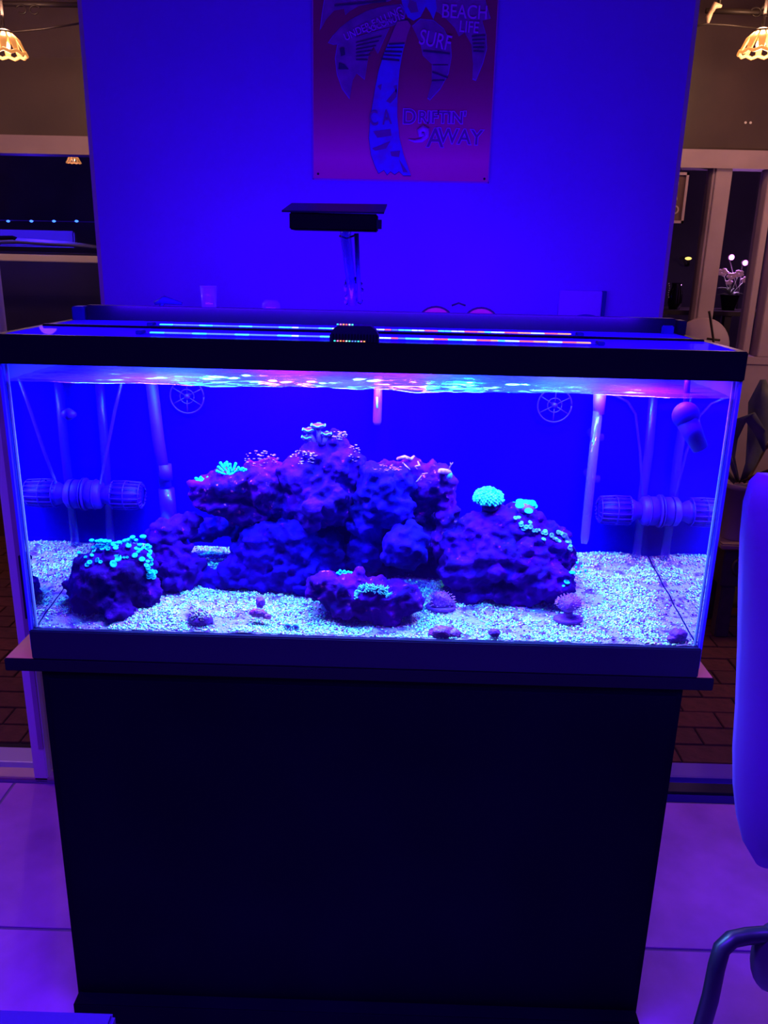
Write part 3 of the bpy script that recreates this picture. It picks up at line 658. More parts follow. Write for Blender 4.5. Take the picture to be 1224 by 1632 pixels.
# snail with raised antenna on arch's right shoulder
sn, _ = hit(707, 756, ['arch'], .2); sn = at(708, 752, sn.y); snt = thing('snail', 'pinkish hermit snail with raised forked feeler on the right shoulder of the arch', 'snail', sn)
MB().ball(sn, .011, (1.3, .8, .6), 3, lump=.3, freq=90).build('shell', M['pinkish'], snt, True)
MB().ball(sn+Vector((.010, -.002, -.006)), .008, (.8, .7, 1), 2).build('body', M['teal_dull'], snt, True)
f1 = at(718, 742, sn.y); f2 = at(722, 737, sn.y); f3 = at(718, 737, sn.y)
MB().tube([sn+Vector((.008, 0, .001)), f1, f2], [.0016, .0012, .0008], 6).tube([f1, f3], [.0012, .0007], 6).build('feeler', M['pinkish'], snt, True)
# crusts
def crust(label, px, py, rx, ry, keys, m, n, r=.003):
    b = MB()
    for i in range(n):
        a = random.uniform(0, 2*PI); q = math.sqrt(random.random()); p, nn = hit(px+math.cos(a)*rx*q, py+math.sin(a)*ry*q, keys, None or .2)
        b.ball(p, r*random.uniform(.4, 1.1), (1.3, 1, .45), 1)
    o = b.build('coral_crust', m, None, True); return setprops(o, label, 'coral', 'pink crusts on the reef rocks')
crust('pale pink crust on the rock between finger coral and leather coral', 484, 728, 22, 12, ['peak'], M['pale'], 46)
crust('pink crust on the lobe right of the leather coral', 541, 694, 12, 8, ['peak'], M['pale'], 34)
crust('pink speckled crust right beside the cyan finger coral', 415, 730, 30, 12, ['ledge'], M['pinkish'], 44)
crust('sparse pink crust on the right shoulder of the peak rock', 565, 722, 9, 14, ['peak'], M['pinkish'], 22, .0025)
crust('red-pink crust on the left crown of the arch rock', 618, 745, 26, 6, ['arch', 'column'], M['red'], 40, .003)

# ------------------------------------------------------------------ pumps, pipes and heater at the back glass
EY = .315
def pump(label, px, cy_, h, Yp, side):
    z = at(px, cy_, Yp).z; xf = at(px, cy_, Yp).x; xw = side*.6035; s = pxm(Yp, z); R = h*s/2; L = abs(xw-xf); dx = side
    t = thing('circulation_pump', label, 'pump', ((xf+xw)/2, Yp, z-R), 'caged circulation pumps')
    circ = lambda X, q: [(X, Yp+q*math.cos(a), z+q*math.sin(a)) for a in [2*PI*k/20 for k in range(21)]]
    g = MB()
    for k in range(16):
        aa = 2*PI*k/16; g.tube([(xf+dx*q*L, Yp+R*f*math.cos(aa), z+R*f*math.sin(aa)) for q, f in ((.01, .62), (.06, .93), (.30, 1.0), (.52, .97))], .0014, 5)
    for q, f in ((.05, .9), (.30, 1.0), (.52, .97)): g.tube(circ(xf+dx*q*L, R*f), .0016, 5)
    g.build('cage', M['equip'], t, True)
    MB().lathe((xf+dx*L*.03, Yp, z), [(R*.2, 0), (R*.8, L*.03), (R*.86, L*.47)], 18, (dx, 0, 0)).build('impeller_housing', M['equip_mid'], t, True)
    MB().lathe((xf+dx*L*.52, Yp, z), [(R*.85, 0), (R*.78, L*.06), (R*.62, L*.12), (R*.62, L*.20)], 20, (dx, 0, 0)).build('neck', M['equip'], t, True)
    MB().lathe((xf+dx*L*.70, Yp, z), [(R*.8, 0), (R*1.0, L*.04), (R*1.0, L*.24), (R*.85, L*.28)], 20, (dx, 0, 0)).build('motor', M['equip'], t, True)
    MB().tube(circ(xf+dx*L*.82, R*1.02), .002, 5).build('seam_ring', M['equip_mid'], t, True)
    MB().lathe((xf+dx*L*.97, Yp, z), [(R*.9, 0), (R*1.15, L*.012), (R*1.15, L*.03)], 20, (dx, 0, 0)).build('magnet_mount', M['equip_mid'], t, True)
    return t
M['equip_mid'] = mat('haze_blue_equipment_mid', (.028, .001, .34), .5, spec=.1)  # same water haze put into the colour, a step darker
pump('caged circulation pump stuck to the left end glass of the aquarium', 230, 790, 46, .30, -1)
pump('caged circulation pump stuck to the right end glass of the aquarium', 951, 812, 46, .30, 1)
def guard(label, px, py, r, Yp=.322):
    c = at(px, py, Yp); R = r*pxm(Yp, c.z); t = thing('strainer_disc', label, 'strainer', c-Vector((0, 0, R)), 'spoked strainer discs')
    circ = lambda q: [(c.x+q*math.cos(a), Yp, c.z+q*math.sin(a)) for a in [2*PI*k/28 for k in range(29)]]
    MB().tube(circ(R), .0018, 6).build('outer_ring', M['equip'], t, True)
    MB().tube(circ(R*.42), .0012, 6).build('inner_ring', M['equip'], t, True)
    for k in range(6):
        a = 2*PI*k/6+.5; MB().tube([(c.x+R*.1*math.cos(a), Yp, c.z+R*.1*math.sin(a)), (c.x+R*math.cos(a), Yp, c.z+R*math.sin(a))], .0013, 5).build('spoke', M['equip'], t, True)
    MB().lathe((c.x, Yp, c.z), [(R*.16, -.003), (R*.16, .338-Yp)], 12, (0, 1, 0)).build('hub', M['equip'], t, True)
guard('faint spoked strainer disc high on the back glass, left of the reef', 298, 632, 27)
guard('faint spoked strainer disc high on the back glass, right of the reef', 884, 646, 27)
def pipe(name, label, pts, r, m, cat='pipe', group=None, Y=None, extra=None):
    P = [at(px, py, yy) for px, py, yy in pts]
    b = MB().tube(P, r, 10); o = b.build(name, m, None, True); setprops(o, label, cat, group); return o
zt = 590
def hang(px, Y): p = at(px, 600, Y); return p
pipe('corner_seam_tube', 'upright clear tube standing in for the silicone seam in the left rear corner of the aquarium', [(157, 596, .322), (166, 700, .322), (177, 870, .322)], .0095, M['equip_clear'])  # tube drawn where the rear corner's silicone seam shows
pipe('air_hose', 'thin slanting hose running down to the left pump', [(196, 600, .28), (184, 650, .275), (170, 720, .27), (160, 772, .27)], .0035, M['equip_ghost'], 'hose')
ov = thing('intake_pipe', 'thick slanting intake pipe with wide foot left of the reef', 'pipe', at(262, 825, .29))
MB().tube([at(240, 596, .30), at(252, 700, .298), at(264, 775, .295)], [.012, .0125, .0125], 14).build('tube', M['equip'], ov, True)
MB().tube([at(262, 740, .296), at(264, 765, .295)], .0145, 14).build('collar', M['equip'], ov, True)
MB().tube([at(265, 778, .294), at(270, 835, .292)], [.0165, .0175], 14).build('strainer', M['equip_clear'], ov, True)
sc_ = at(107, 660, .255); sc_.x = -.590; MB().lathe(sc_, [(.004, 0), (.007, -.004), (.0125, -.0135)], 16, (1, 0, 0)).build('suction_cup', M['equip'], None, True)
setprops(bpy.data.objects['suction_cup'], 'small round suction cup high on the left end glass', 'suction cup')
th = thing('thermometer', 'short violet thermometer tube hanging at the back behind the centre', 'thermometer', at(602, 678, .31))
MB().tube([at(603, 600, .31), at(602, 640, .31), at(601, 672, .31), at(601, 677, .31)], [.0085, .009, .009, .006], 12).build('tube', mat('thermo', (.20, .01, .6), .4), th, True)
MB().tube([at(601, 633, .298), at(601, 650, .298)], .0022, 6).build('scale', mat('thermo_scale', (.4, .75, .8), .5), th, True)
# heater
ht = thing('heater', 'slim glass heater tube with purple cap standing right of the reef', 'heater', at(931, 865, .27))
MB().tube([at(956, 625, .29), at(954, 660, .288)], [.013, .011], 14).build('cap', mat('heater_cap', (.22, .012, .60), .5), ht, True)
MB().tube([at(953, 655, .287), at(942, 760, .28), at(932, 858, .272), at(931, 866, .271)], [.0095, .0095, .009, .006], 14).build('glass_tube', M['heater_glass'], ht, True)
MB().tube([at(950, 665, .287), at(940, 760, .281), at(936, 820, .276)], .0045, 8).build('element', M['equip'], ht, True)
for (px, py) in ((951, 697), (945, 763)):
    c = at(px, py, .285); MB().tube([c+Vector((-.013, .0, 0)), c+Vector((.013, 0, 0))], .008, 10).tube([c, Vector((c.x, .336, c.z))], [.006, .010], 10).build('clip', M['equip_clear'], ht, True)
pipe('corner_seam_tube', 'upright clear tube standing in for the silicone seam in the right rear corner of the aquarium', [(1043, 612, .322), (1034, 720, .322), (1024, 790, .322), (1013, 895, .322)], .0095, M['equip_clear'])  # right-hand tube, likewise in place of the corner silicone seam
pipe('air_hose', 'thin arched hose at the right back of the aquarium', [(970, 625, .325), (1000, 640, .325), (1013, 660, .325), (1020, 720, .325), (1024, 790, .315)], .003, M['equip_clear'], 'hose')
NY_ = .05; nz = thing('return_nozzle', 'pale violet cone nozzle with round head in the upper right corner', 'nozzle', at(1112, 722, NY_))
M['nozzle'] = mat('nozzle', (.035, .002, .45), .5, spec=.1)
MB().ball(at(1093, 662, NY_), .0235, (1, .8, 1), 3).build('head', M['nozzle'], nz, True)
MB().tube([at(1094, 668, NY_), at(1116, 715, NY_)], [.0195, .0135], 18).build('cone', M['nozzle'], nz, True)
p_ = at(1093, 660, NY_); MB().tube([p_, p_+Vector((0, .012, .05)), (p_.x, p_.y+.014, 1.37)], .005, 10).build('hanger', M['equip_mid'], nz, True)
tc_ = at(60, 605, .29)
hb = B(-.585, -.49, .262, .334, 1.318, 1.368, bev=.010).build('overflow_box', M['equip'], None, True)
setprops(hb, 'rounded pale blue overflow box at the waterline in the left back corner', 'box')

# ------------------------------------------------------------------ on the lid: LED bars, block, hood lamp
cols = [((.05, .9, 1), 'cyan'), ((1, .12, .08), 'red'), ((.1, .2, 1), 'blue'), ((1, .2, .55), 'pink'), ((.6, .9, 1), 'white'), ((.1, .25, 1), 'blue'), ((1, .35, .1), 'orange'), ((.1, 1, .7), 'green')]
EM = [mat('diode_'+n, (.02, .02, .02), .4, emit=c, estr=1.8) for c, n in cols]
dmesh = {}
def bar(label, Y, x0, x1):
    t = thing('led_bar', label, 'light', ((x0+x1)/2, Y, RIM+.0005), 'coloured LED bars on the lid')
    B(x0-.01, x1+.01, Y-.010, Y+.010, RIM+.0005, RIM+.003, bev=.0006).build('bar_body', M['clear_arm'], t)
    B(x0-.022, x0-.01, Y-.011, Y+.011, RIM+.0005, RIM+.007, bev=.001).build('end_cap', M['equip_dark'], t)
    B(x1+.01, x1+.022, Y-.011, Y+.011, RIM+.0005, RIM+.007, bev=.001).build('end_cap', M['equip_dark'], t)
    n = 62; L = (x1-x0)/n
    for i in range(n):
        X = x0+L*(i+.5); k = (i//2*5+i//7) % 8
        if k not in dmesh:
            o = B(X-L*.46, X+L*.46, Y-.0035, Y+.0035, RIM+.003, RIM+.0045).build('diode', EM[k], t)
            dmesh[k] = o.data; o.data.transform(Matrix.Translation(t.location-Vector((X, Y, RIM)))); 
        else: o = bpy.data.objects.new('diode', dmesh[k]); C.objects.link(o); o.parent = t
        o.location = Vector((X, Y, RIM))-t.location
bar('long clear LED bar with coloured diodes on the rear lid pane', .215, -.40, .37)
bar('long clear LED bar with coloured diodes on the front lid pane', .050, -.37, .37)
# under-lid diodes face the water too: their own lamps are the reef lights above
bl = thing('lid_block', 'black domed ribbed plastic block on the front rim of the lid', 'clip', (at(565, 540, .01).x, .02, RIM+.0005))
cx = bl.location.x; prof = [(-.040, 0), (-.040, .010), (-.034, .020), (-.026, .0255), (.026, .0255), (.034, .020), (.040, .010), (.040, 0)]
pts = [Vector((cx+a, .002, RIM+.0005+z)) for a, z in prof]; MB().poly(pts, .034).build('block', M['black'], bl)
for k in range(15):
    X = cx-.035+k*.005; B(X, X+.0022, -.0005, .002, RIM+.001, RIM+.013).build('rib', M['black_rim'], bl)
for zz, nn in ((.001, 11), (.0265, 6)):
    for k in range(nn):
        X = cx-.033+k*.0048+(.004 if zz > .02 else 0)
        B(X, X+.0028, -.002 if zz < .02 else .008, .0 if zz < .02 else .011, RIM+zz, RIM+zz+.0018).build('diode', EM[(k*3) % 8], bl)
# hood lamp over the tank
hy = .33
hl = thing('spot_fixture', 'flat black lamp head on a clear arm above the aquarium rear rim', 'lamp', (at(560, 480, .336).x, .338, RIM+.026))
a0 = at(461, 341, .20); a1 = at(601, 366, .20); zt_ = at(530, 339.5, .20).z
B(a0.x, a1.x, .20, .27, at(530, 367, .20).z, zt_, bev=.002).build('head', M['matt_black'], hl)
q = [at(449, 338, .20), at(612, 341, .20), at(617, 328, .36), at(465, 326, .36)]; up = Vector((0, 0, .003))
MB().add(q+[p+up for p in q], [(0, 1, 2, 3), (7, 6, 5, 4), (0, 4, 5, 1), (1, 5, 6, 2), (2, 6, 7, 3), (3, 7, 4, 0)]).build('top_plate', M['black'], hl)
B(a1.x-.001, a1.x+.008, .20, .208, at(600, 365, .2).z, at(600, 350, .2).z).build('hook', M['black'], hl)
p0 = at(562, 487, .338); p1 = at(557, 430, .338); p2 = at(551, 372, .33)
A = MB().tube([p0, at(560, 455, .338), p1, p2, p2+Vector((0, 0, .012))], [.020, .020, .022, .025, .025], 14, flat=.45); A.build('arm', M['clear_arm'], hl, True)
MB().tube([at(573, 480, .33), at(570, 420, .33), at(568, 372, .325)], .0045, 8).build('cable', M['equip_dark'], hl, True)
MB().tube([at(541, 376, .32), at(553, 380, .315), at(566, 375, .32)], .002, 6).build('collar', M['black'], hl, True)
b = MB()
for i in range(26): b.ball(at(random.uniform(549, 578), random.uniform(446, 482), .334), random.uniform(.003, .007), (1, .5, 1), 1, lump=.4)
b.build('clamp_screws', mat('clamp', (.006, .002, .06), .5, col2=(.12, .04, .45), scale=70, lo=.5, hi=.7, spec=.1), hl, True)

# ------------------------------------------------------------------ ledge behind the tank and the things on it
LZ = RIM+.001
lg = B(-.60, .60, .40, .60, LZ-.02, LZ, bev=.002).build('ledge', M['wall_paint'], None)
setprops(lg, 'narrow ledge on brackets behind the aquarium carrying small things', 'shelf')
for xx in (-.5, .5): B(xx-.01, xx+.01, .58, WY, LZ-.06, LZ-.02).build('bracket', M['wall_paint'], lg)
cp = at(333, 480, .47); H = at(333, 456, .47).z-LZ
cu = thing('cup', 'small clear plastic cup standing behind the left half of the tank', 'cup', (cp.x, .47, LZ))
MB().lathe((cp.x, .47, LZ), [(.013, 0), (.014, .001), (.019, H), (.018, H), (.013, .002)], 24, cap=False).build('wall', M['thin'], cu, True)
MB().lathe((cp.x, .47, LZ), [(.0001, 0), (.0135, 0), (.0135, .002), (.0001, .002)], 20).build('base', M['thin'], cu, True)
MB().tube([(cp.x+.019*math.cos(a), .47+.019*math.sin(a), LZ+H) for a in [2*PI*k/24 for k in range(25)]], .001, 5).build('rim', M['thin'], cu, True)
cl = at(432, 484, .47); h = at(432, 478, .47).z-LZ
o = MB().lathe((cl.x, .47, LZ), [(.020, 0), (.020, h*.8), (.014, h), (.0005, h)], 24).build('jar_lid', M['thin'], None, True)
setprops(o, 'low clear round lid lying between the cup and the lamp arm', 'lid')
o = MB().tube([at(246, 483, .46), at(262, 478, .46), at(290, 484, .46)], [.004, .009, .003], 8).tube([at(262, 480, .46), at(256, 489, .46)], .004, 6).build('clip', M['equip_dark'], None, True)
setprops(o, 'small dark clip on the ledge left of the clear cup', 'clip')
gl = thing('viewing_glasses', 'glasses with orange-red lenses lying upright behind the right half of the tank', 'glasses', (at(730, 490, .45).x, .45, LZ))
zc = LZ
for s, (xa, xb) in enumerate(((668, 722), (740, 794))):
    L0 = at(xa, 496, .45).x; L1 = at(xb, 496, .45).x; mx = (L0+L1)/2; w_ = (L1-L0)/2; hz = at(700, 489, .45).z-zc-.003
    out = [(mx+w_*math.cos(a), .45, zc+.003+(hz if math.sin(a) > 0 else .0025)*math.sin(a)) for a in [2*PI*k/24 for k in range(24)]]
    fr = MB().tube(out+[out[0]], .0022, 6).build('lens_frame', M['black'], gl, True)
    MB().poly([(x, y-.0005, z) for x, y, z in out][::-1], .001).build('lens', M['lens'] if 'lens' in M else M.setdefault('lens', mat('orange_lens', (.42, .01, .10), .4)), fr)
MB().tube([at(720, 487, .45), at(731, 483, .45), at(742, 487, .45)], .0022, 6).build('bridge', M['black'], gl, True)
ob0 = at(890, 480, .62); ob1 = at(963, 480, .62)
o = B(ob0.x, ob1.x, WY-.012, WY, at(925, 508, WY).z, at(925, 464, WY).z, bev=.002)
o = B(at(890, 480, WY).x, at(958, 480, WY).x, WY-.010, WY, at(925, 512, WY).z, at(925, 463, WY).z, bev=.002).build('outlet_cover', mat('outlet', (.36, .07, .95), .5), None)
setprops(o, 'square pale outlet cover on the blue wall behind the right end of the tank', 'outlet')
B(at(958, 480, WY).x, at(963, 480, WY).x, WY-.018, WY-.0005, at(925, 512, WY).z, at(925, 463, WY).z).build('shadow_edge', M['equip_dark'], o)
o = MB().ball(at(935, 499, .5), 1, (.030, .02, .011), 3, lump=.0).build('cable_plug', M['equip_dark'], None, True); o.location.z = LZ
setprops(o, 'dark rounded plug lying in front of the outlet cover', 'plug')

# ------------------------------------------------------------------ poster on the wall
PY = WY-.004
def grad_mat():
    m = bpy.data.materials.new('sunset_print'); m.use_nodes = True; nt = m.node_tree; b = nt.nodes['Principled BSDF']; b.inputs['Roughness'].default_value = .45; b.inputs['Specular IOR Level'].default_value = .2
    tc = nt.nodes.new('ShaderNodeTexCoord'); sp_ = nt.nodes.new('ShaderNodeSeparateXYZ'); r = nt.nodes.new('ShaderNodeValToRGB')
    nt.links.new(tc.outputs['Object'], sp_.inputs[0]); mr = nt.nodes.new('ShaderNodeMapRange'); mr.inputs['From Max'].default_value = .5
    nt.links.new(sp_.outputs['Z'], mr.inputs['Value']); nt.links.new(mr.outputs[0], r.inputs[0]); nt.links.new(r.outputs[0], b.inputs['Base Color'])
    e = r.color_ramp.elements; e[0].color = (.9, .01, .42, 1); e[0].position = 0; e[1].color = (.35, .008, .12, 1); e[1].position = 1
    for p, c in ((.10, (1.0, .01, .52, 1)), (.32, (.62, .008, .26, 1)), (.50, (.42, .008, .15, 1))):
        q = e.new(p); q.color = c
    return m
c00 = at(499, 287, PY); c10 = at(781, 291, PY); c01 = at(497, 0, PY); c11 = at(796, 0, PY)
po = thing('poster', 'purple and red sunset sign with palm tree on the blue wall', 'poster', (0.04, WY, c00.z))
pz0 = (c00.z+c10.z)/2; px0, px1 = c00.x, c11.x-.002; pz1 = pz0+.56
B(px0, px1, PY, WY-.0005, pz0, pz1).build('sheet', grad_mat(), po)
b = MB(); e_ = .003
b.box(px0-.001, px1+.001, PY-.0005, PY, pz0-.001, pz0+e_); b.box(px0-.001, px0+e_*.6, PY-.0005, PY, pz0, pz1); b.box(px1-e_*.6, px1+.001, PY-.0005, PY, pz0, pz1)
b.build('border', mat('border', (.45, .01, .65), .4), po)
for px, py in ((507, 277), (772, 285)): c = at(px, py, PY); MB().lathe((c.x, PY, c.z), [(.003, 0), (.002, .001)], 10, (0, -1, 0)).build('pin_hole', M['black'], po)
def Z(zx, zy, off=0.0): return at(430+zx/2.914, zy/2.914, PY-off)
def pol(name, pts, m, off, parent=po):
    n = len(pts); ctr = None
    return MB().poly([Z(x, y, off) for x, y in pts], .0002).build(name, m, parent)
mt = mat('trunk_print', (.12, .03, .90), .5, col2=(.20, .02, .60), scale=22, lo=.5, hi=.7)
ml = mat('leaf_print', (.36, .015, .50), .5, col2=(.22, .012, .34), scale=30)
me_ = mat('leaf_edge', (.30, .03, .75), .5); md = mat('dark_print', (.05, .003, .14), .5); mtop = mat('trunk_top', (.50, .015, .36), .5)
mtx = mat('letter_light', (.62, .02, .98), .5); mtd = mat('letter_dark', (.22, .008, .34), .5)
trunk = [(592, 100), (562, 170), (530, 250), (505, 330), (484, 440), (468, 540), (460, 640), (470, 720), (490, 775), (505, 805), (530, 790), (545, 812), (560, 796), (580, 810), (600, 796), (620, 815), (655, 815), (640, 770), (622, 720), (602, 640), (592, 540), (593, 440), (602, 330), (618, 240), (640, 160), (656, 118), (640, 95)]
leaves = {
 'A': [(236, 138), (246, 60), (262, -40), (300, -130), (560, -130), (585, -10), (540, 8), (470, 15), (410, 28), (372, 50), (352, 68), (346, 40), (300, 48), (262, 90)],
 'B': [(275, 197), (296, 165), (330, 128), (380, 90), (450, 52), (530, 30), (604, 22), (626, 55), (618, 96), (560, 122), (480, 142), (402, 162), (380, 212), (340, 200), (300, 206)],
 'C': [(316, 210), (390, 178), (480, 152), (552, 134), (530, 180), (500, 250), (482, 215), (458, 250), (440, 368), (404, 338), (386, 370), (372, 455), (338, 410), (315, 345), (306, 270)],
 'D': [(664, 125), (700, 92), (760, 98), (806, 136), (838, 200), (842, 262), (828, 340), (792, 408), (744, 460), (732, 452), (752, 380), (752, 296), (712, 258), (704, 215), (684, 165)],
 'E': [(740, 40), (780, -20), (850, -130), (960, -130), (1000, 10), (1022, 88), (984, 96), (1002, 160), (1006, 222), (988, 290), (956, 368), (940, 362), (944, 300), (936, 205), (905, 150), (880, 168), (862, 130), (826, 92), (790, 62)]}
def grow(pts, k):
    cx_ = sum(p[0] for p in pts)/len(pts); cy_ = sum(p[1] for p in pts)/len(pts)
    return [(cx_+(x-cx_)*k, cy_+(y-cy_)*k) for x, y in pts]
pz_top = pz1
for i, (k, pts) in enumerate(leaves.items()):
    pts = [(x, max(y, -420)) for x, y in pts]
    pol('leaf_edge', grow(pts, 1.035), me_, .0006+i*.00015); pol('leaf', pts, ml, .0015+i*.00015)
pol('trunk_edge', grow(trunk, 1.012), md, .0024); pol('trunk', trunk, mt, .0027)
pol('trunk_tip', [(592, 100), (562, 170), (548, 205), (628, 205), (640, 160), (656, 118), (640, 95)], mtop, .0030)
pol('coconuts', [(600, -60), (615, 20), (640, 80), (668, 96), (700, 78), (725, 30), (745, 60), (760, 90), (775, 40), (765, -60)], mt, .0032)
pol('coconut_shade', [(640, 30), (655, 60), (690, 55), (680, 10), (650, 0)], mtd, .0035)
def stripe(x0, y0, x1, y1, w_, m=md, off=.0038): pol('stripe', [(x0, y0), (x1, y1), (x1, y1+w_), (x0, y0+w_)], m, off)
for k in range(5): stripe(552-k*9, 200+k*17, 626-k*6, 196+k*20, 7 if k % 2 else 9)
for k in range(6): stripe(400, 195+k*16, 520-k*13, 165+k*22, 5)
for k in range(5): stripe(300+k*8, 22-k*30, 540, 0-k*30, 8)
for k in range(5): stripe(938+k*2, 165+k*17, 1002-k*2, 160+k*19, 7)
for k in range(2): stripe(712+k*42, 232+k*98, 836-k*8, 245+k*112, 8)
stripe(757, 300, 828, 300, 4); stripe(752, 372, 812, 370, 6)
pol('patch', [(320, 290), (348, 300), (368, 322), (318, 322)], md, .0038); pol('patch', [(326, 225), (346, 220), (350, 255), (330, 262)], md, .0038)
for q in ([(500, 400), (520, 390), (515, 420)], [(540, 470), (590, 410), (588, 450), (560, 480)], [(480, 610), (560, 600), (565, 630), (500, 640)], [(475, 690), (560, 655), (540, 690), (490, 700)], [(560, 705), (605, 700), (600, 730), (565, 725)], [(600, 740), (640, 800), (620, 800)], [(575, 400), (590, 395), (590, 440)]): pol('patch', q, mtd, .0038)
fontc = [0]
def text(s_, zx, zy, hgt, m, off, rot=0.0, bold=0.0, parent=po, P=None, shear=0, xs=1.0):
    cu_ = bpy.data.curves.new('lettering', 'FONT'); cu_.body = s_; cu_.align_x = 'CENTER'; cu_.align_y = 'CENTER'; cu_.size = hgt; cu_.extrude = .0001; cu_.offset = bold; cu_.shear = shear
    cu_.materials.append(m); o = bpy.data.objects.new('lettering', cu_); C.objects.link(o)
    p = P or Z(zx, zy, off); o.rotation_euler = (PI/2, -rot, 0); o.scale = (xs, 1, 1)
    bpy.context.view_layer.update(); me2 = bpy.data.meshes.new_from_object(o.evaluated_get(bpy.context.evaluated_depsgraph_get()))
    me2.materials.clear(); me2.materials.append(m); o2 = bpy.data.objects.new('lettering', me2); C.objects.link(o2)
    o2.rotation_euler = o.rotation_euler; o2.scale = o.scale; bpy.data.objects.remove(o); o = o2
    o.parent = parent; o.location = p-root_loc(parent); return o
S = pxm(PY, 1.9)/2.914
for m_, o_, bd in ((mtx, .0018, .0024), (mtd, .0022, .0003)):
    text("D", 648, 545, 88*S, m_, o_, 0, bd); text("RIFTIN'", 800, 548, 70*S, m_, o_, 0, bd, xs=1.02)
    text("A", 768, 645, 118*S, m_, o_, 0, bd*.7); text("WAY", 884, 638, 90*S, m_, o_+.0001, -.03, bd)
    # swirl before the second word
    pts = [(645, 648), (672, 656), (705, 652), (728, 632), (730, 606), (712, 596), (695, 608), (700, 628), (716, 626)]
    MB().tube([Z(x, y, o_) for x, y in pts], [q*S*(1.7 if m_ is mtx else 1) for q in (2, 4, 6, 8, 9, 9, 8, 7, 5)], 6).build('swirl', m_, po, True)
text('UNDER FALLING', 480, 112, 44*S, mtx, .0048, .42, .0002, xs=.86); text('COCONUTS', 535, 108, 36*S, mtx, .0048, .36, .0002, xs=.9)
text('SURF', 768, 190, 88*S, mtx, .0048, -.18, .0003, xs=.75)
text('BEACH', 905, 58, 78*S, mtx, .0048, -.02, .0003, xs=.85); text('LIFE', 925, 128, 66*S, mtx, .0048, -.05, .0003, xs=.8)
text('C A', 512, 550, 90*S, mtd, .0048, .1, .0003, xs=.7)

# ------------------------------------------------------------------ lamps on the patio
ML = mat('amber_glass', (.8, .45, .2), .4, emit=(1, .36, .07), estr=.9); MBU = mat('bulb_glow', (1, 1, 1), .4, emit=(1, .62, .30), estr=9)
def lamp(label, px, py, Y, hpx, power):
    c = at(px, py, Y); s = pxm(Y, c.z); t = thing('ceiling_lamp', label, 'lamp', c, 'scalloped amber ceiling lamps')
    R = hpx*s
    for k in range(10):
        a = 2*PI*k/10; ca, sa = math.cos(a), math.sin(a)
        P = [c+Vector((ca*R*.35, sa*R*.35, R*.45)), c+Vector((ca*R*.7, sa*R*.7, R*.1)), c+Vector((ca*R*1.0, sa*R*1.0, -R*.5))]
        MB().tube(P, [R*.10, R*.20, R*.13], 8, flat=.35).build('shade_petal', ML, t, True)
    MB().tube([c+Vector((R*math.cos(a), R*math.sin(a), -R*.52+.06*R*math.cos(a*10))) for a in [2*PI*k/40 for k in range(41)]], R*.09, 6).build('scalloped_rim', ML, t, True)
    MB().ball(c+Vector((0, 0, -R*.15)), R*.24, sub=2).build('bulb', MBU, t, True)
    MB().lathe(c+Vector((0, 0, R*.45)), [(R*.42, 0), (R*.30, R*.12), (R*.06, R*.2)], 16).build('cap', M['iron'], t, True)
    MB().tube([c+Vector((0, 0, R*.5)), Vector((c.x, c.y, CEIL))], .006, 8).build('rod', M['iron'], t, True)
    point('lamp_glow', c+Vector((0, -.02, -R*.8)), power*.5, (1, .50, .27), .04); point('lamp_uplight', c+Vector((0, 0.0, R*1.2)), power*1.3, (1, .50, .27), .03)
lamp('amber scalloped ceiling lamp at the upper left over the patio', 8, 68, 2.3, 31, 6.5)
lamp('amber scalloped ceiling lamp at the upper right over the patio', 1213, 66, 2.3, 31, 6.5)
lamp('tiny amber lamp beyond the left window standing in for a lamp reflection in its glass', 117, 253, 4.2, 11, .3)  # no real lamp out there: it draws a reflection in the window glass
for sx, label, y0_, y1_ in ((-1, 'black iron bar with scrolls across the upper left patio ceiling', 8, 8), (1, 'black iron bar across the upper right patio ceiling', 20, 22)):
    xs_ = (-40, 132) if sx < 0 else (1125, 1270); Yb = 2.6
    t = thing('iron_bar', label, 'bar', at(sum(xs_)/2, y0_, Yb))
    MB().tube([at(xs_[0], y0_-3, Yb), at(xs_[1], y1_, Yb)], .011, 8).build('rail', M['iron'], t, True)
    cc = at(46 if sx < 0 else 1215, 12 if sx < 0 else 16, Yb)
    for q in (-1, 1):
        MB().tube([cc+Vector((q*(.028+.024*math.cos(a)*(1-k*.02)), -.01, -.012+.020*math.sin(a)*(1-k*.02))) for k, a in enumerate([.4+.33*j for j in range(17)])], .0035, 6).build('scroll', M['iron'], t, True)
    if sx > 0: MB().tube([at(1210, 18, Yb), at(1240, -12, Yb)], .009, 6).build('brace', M['iron'], t, True)
    MB().tube([at(xs_[0]+20, y0_, Yb), Vector((at(xs_[0]+20, y0_, Yb).x, Yb, CEIL))], .008, 6).build('hanger', M['iron'], t, True)
for label, pts in (('thin dark cable drooping below the left iron bar', [(-30, 55), (20, 51), (70, 46), (135, 36)]), ('thin dark cable arching below the right iron bar', [(1100, 44), (1125, 38), (1160, 40), (1230, 48)])):
    o = MB().tube([at(x, y, 2.5) for x, y in pts], .004, 6).build('hanging_cable', M['iron'], None, True); setprops(o, label, 'cable')
pu = MB().tube([at(1128, 37, 2.5), at(1129, 28, 2.5), at(1134, 18, 2.5)], [.006, .012, .009], 8).tube([at(1134, 18, 2.5), at(1140, 8, 2.5), at(1150, 10, 2.5)], [.01, .014, .006], 8)
o = pu.build('fan_pull', mat('pull', (.8, .6, .4), .5), None, True); setprops(o, 'pale carved pull ornament hanging beside the wall at upper right', 'ornament')

